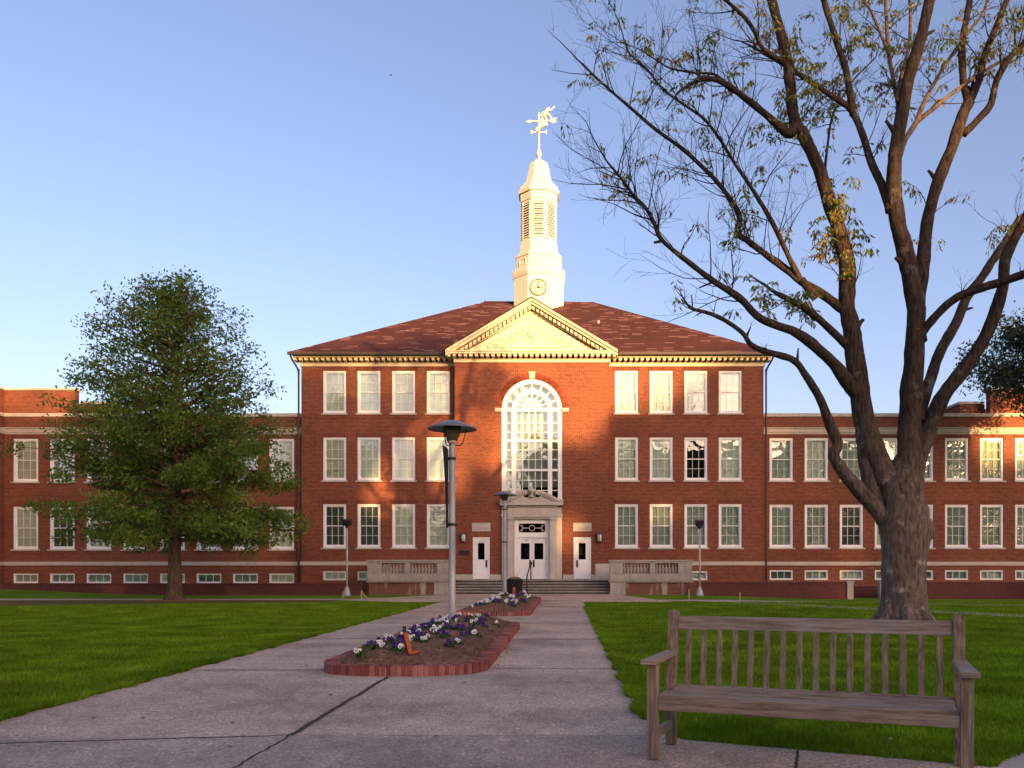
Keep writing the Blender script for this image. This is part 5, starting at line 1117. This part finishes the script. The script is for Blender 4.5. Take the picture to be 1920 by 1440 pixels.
# ------------------------------------------------------------------ tree at the right edge
rt = thing('tree', (24.6, 42.0, -.2), 'bluish green leafy tree at the right edge before the brick wing', 'tree'); m = MB(); br = MB()
m.tube(catmull([(24.6, 42, -.4), (24.5, 42, 3), (24.4, 42, 6), (24.5, 42, 9), (24.8, 42, 14)], 4), list(np.linspace(.34, .07, 17)), 12, .06, 5); m.build('trunk', 'bark_oak', rt, smooth=True)
C = []
for k in range(70):
    h0 = random.uniform(9.5, 13.4); a = random.uniform(0, 6.28); ca, sa = math.cos(a), math.sin(a); Lr = random.uniform(2.2, 4.6)*(1 if h0 < 11.5 else .75); p = Vector((24.5, 42, h0)); pts = [p]
    for j in range(1, 6): pts.append(Vector((24.5+ca*Lr*j/5, 42+sa*Lr*j/5, h0+Lr*.22*(j/5)+random.gauss(0, .1))))
    br.tube(pts, [.06, .045, .03, .02, .012, .006], 5)
    for j in range(12):
        t = random.uniform(.35, 1.05); q_ = p.lerp(pts[-1], t)+Vector((random.gauss(0, .4), random.gauss(0, .4), random.gauss(0, .3))); C.append(rng.normal(size=(int(random.uniform(25, 48)), 3))*.26+np.array(q_))
tag(br.build('branches', 'bark_oak', rt), kind='stuff'); C = np.concatenate(C); link('crown', quads_mesh('crown', leaf_quads(C, .20, .09, (0, 0, -.2))-np.array(rt.location), 'far_leaf'), rt)

# ------------------------------------------------------------------ bird far up
o = thing('bird', at(733, 141, 70), 'tiny dark bird flying high in the blue sky', 'bird'); p = at(733, 141, 70); m = MB()
m.tube([p+Vector((-.13, 0, .05)), p+Vector((-.06, 0, .02)), p, p+Vector((.07, 0, -.05)), p+Vector((.12, 0, -.08))], [.008, .035, .045, .03, .01], 8)
m.add([p+Vector((-.03, 0, .03)), p+Vector((.04, 0, 0)), p+Vector((-.02, .16, .06)), p+Vector((.0, -.16, .05)), p+Vector((.01, -.16, .045)), p+Vector((-.01, .16, .055))], [(0, 1, 5, 2), (0, 3, 4, 1)]); m.build('body', 'black_iron', o)

# ------------------------------------------------------------------ wood behind the photographer: its shade lies over the lawn and facade
YT = -70.0; dY = YW-YT; TA = math.tan(R(SUN_AZ)); TE = math.tan(R(SUN_EL))/math.cos(R(SUN_AZ))
def facade_to_wood(px, py):
    X = (px-CX)*YW/F; Z_ = HC+(CY-py)*YW/F; return X+dY*TA, Z_+dY*TE
dense = [(-400, 760), (0, 770), (140, 775), (200, 640), (500, 640), (545, 700), (600, 705), (700, 800), (780, 840), (850, 875), (945, 900), (960, 860), (1000, 835), (1060, 842), (1095, 846), (1120, 812), (1148, 775), (1240, 772), (1300, 720), (1330, 690), (1450, 672), (1600, 700), (1800, 760), (1842, 850), (1880, 885), (1930, 860), (2100, 850), (2500, 800)]
loose = [(-400, 700), (0, 715), (140, 700), (200, 560), (500, 560), (545, 664), (600, 664), (760, 640), (800, 600), (900, 610), (945, 720), (960, 835), (1148, 765), (1250, 700), (1300, 668), (1450, 645), (1600, 680), (1800, 735), (1845, 825), (1880, 860), (2100, 830), (2500, 780)]
dw = np.array([facade_to_wood(*p) for p in dense]); lw = np.array([facade_to_wood(*p) for p in loose])
def scatter(x0, x1, N, size, zlo, zhi, spread):
    x = rng.uniform(x0, x1, N); t = rng.random(N); lo, hi = zlo(x), zhi(x); z = lo+(hi-lo)*t; y = YT+rng.normal(0, spread, N)
    z = z+(YT-y)*TE*1.0; x = x+(YT-y)*TA; return leaf_quads(np.stack([x, y, z], 1), size, size*.62)
topd = lambda x: np.interp(x, dw[:, 0], dw[:, 1]); topl = lambda x: np.interp(x, lw[:, 0], lw[:, 1])
QS = [scatter(-8, 116, 26000, .75, lambda x: topd(x)-3.2, topd, 1.2), scatter(-8, 116, 40000, 1.5, lambda x: 0*x-1.5, lambda x: topd(x)-2.4, 1.5)]
def tau(px, py):                     # how leafy the upper fringe is
    if 560 < px < 800: return 1.15 if py < 850 else .8
    if 800 <= px < 862: return .9 if py < 770 else .5
    if 862 <= px < 945: return .6 if py < 745 else .05
    if 945 <= px < 1150: return .08
    if 1150 <= px < 1260: return .2
    return .45
N = 26000; A0, A1_ = facade_to_wood(-100, 0)[0], facade_to_wood(2300, 0)[0]; xx = rng.uniform(A0, A1_, N); tt = rng.random(N); keep = []
for i in range(N):
    lo, hi = topd(xx[i]), topl(xx[i]); z = lo+8.5*tt[i]
    if z > hi: continue
    px = CX+(xx[i]-dY*TA)*F/YW; py = CY-(z-dY*TE-HC)*F/YW
    if random.random() < tau(px, py)/2.0*.76: keep.append((xx[i], z))
for (a0, b0_, a1, b1_, n_) in ((938, 700, 868, 905, 90), (908, 690, 852, 835, 70), (885, 700, 905, 790, 30), (690, 700, 730, 960, 60), (600, 800, 700, 960, 50), (1245, 690, 1215, 775, 25)):   # single limbs reaching up
    for k in range(n_):
        t = k/n_; X, Z_ = facade_to_wood(a0+(a1-a0)*t+random.gauss(0, 5), b0_+(b1_-b0_)*t); keep.append((X, Z_))
keep = np.array(keep); yy = YT+rng.normal(0, 1.0, len(keep)); QS.append(leaf_quads(np.stack([keep[:, 0]+(YT-yy)*TA, yy, keep[:, 1]+(YT-yy)*TE], 1), .62, .40))
fx_ = lambda x: 13+2.2*np.sin(x*.31)+1.4*np.sin(x*.83+1)     # lower wood further left, seen in the windows only
QS += [scatter(-150, -6, 22000, 1.4, lambda x: 0*x-1.5, fx_, 1.5), scatter(112, 185, 13000, 1.5, lambda x: 0*x-1.5, lambda x: 16+2*np.sin(x*.4), 1.5)]
HOLES = [(1055, 1005, 5, 14), (705, 935, 14, 26), (1245, 955, 4, 14), (735, 895, 8, 30), (840, 900, 10, 20)]
QS = np.concatenate(QS); cc = QS.mean(1); ff = YW-cc[:, 1]; ox = CX+(cc[:, 0]-ff*TA)*F/YW; oy = CY-(cc[:, 2]-ff*TE-HC)*F/YW; kp = np.ones(len(QS), bool)
for hx, hy, ha, hb in HOLES: kp &= ((ox-hx)/(ha+16))**2+((oy-hy)/(hb+16))**2 > 1
QS = [QS[kp]]
wood = link('woodland', quads_mesh('woodland', np.concatenate(QS), 'wood_leaf')); tag(wood, 'wood of dark trees behind the viewpoint shading the lawn', 'woodland', kind='stuff')
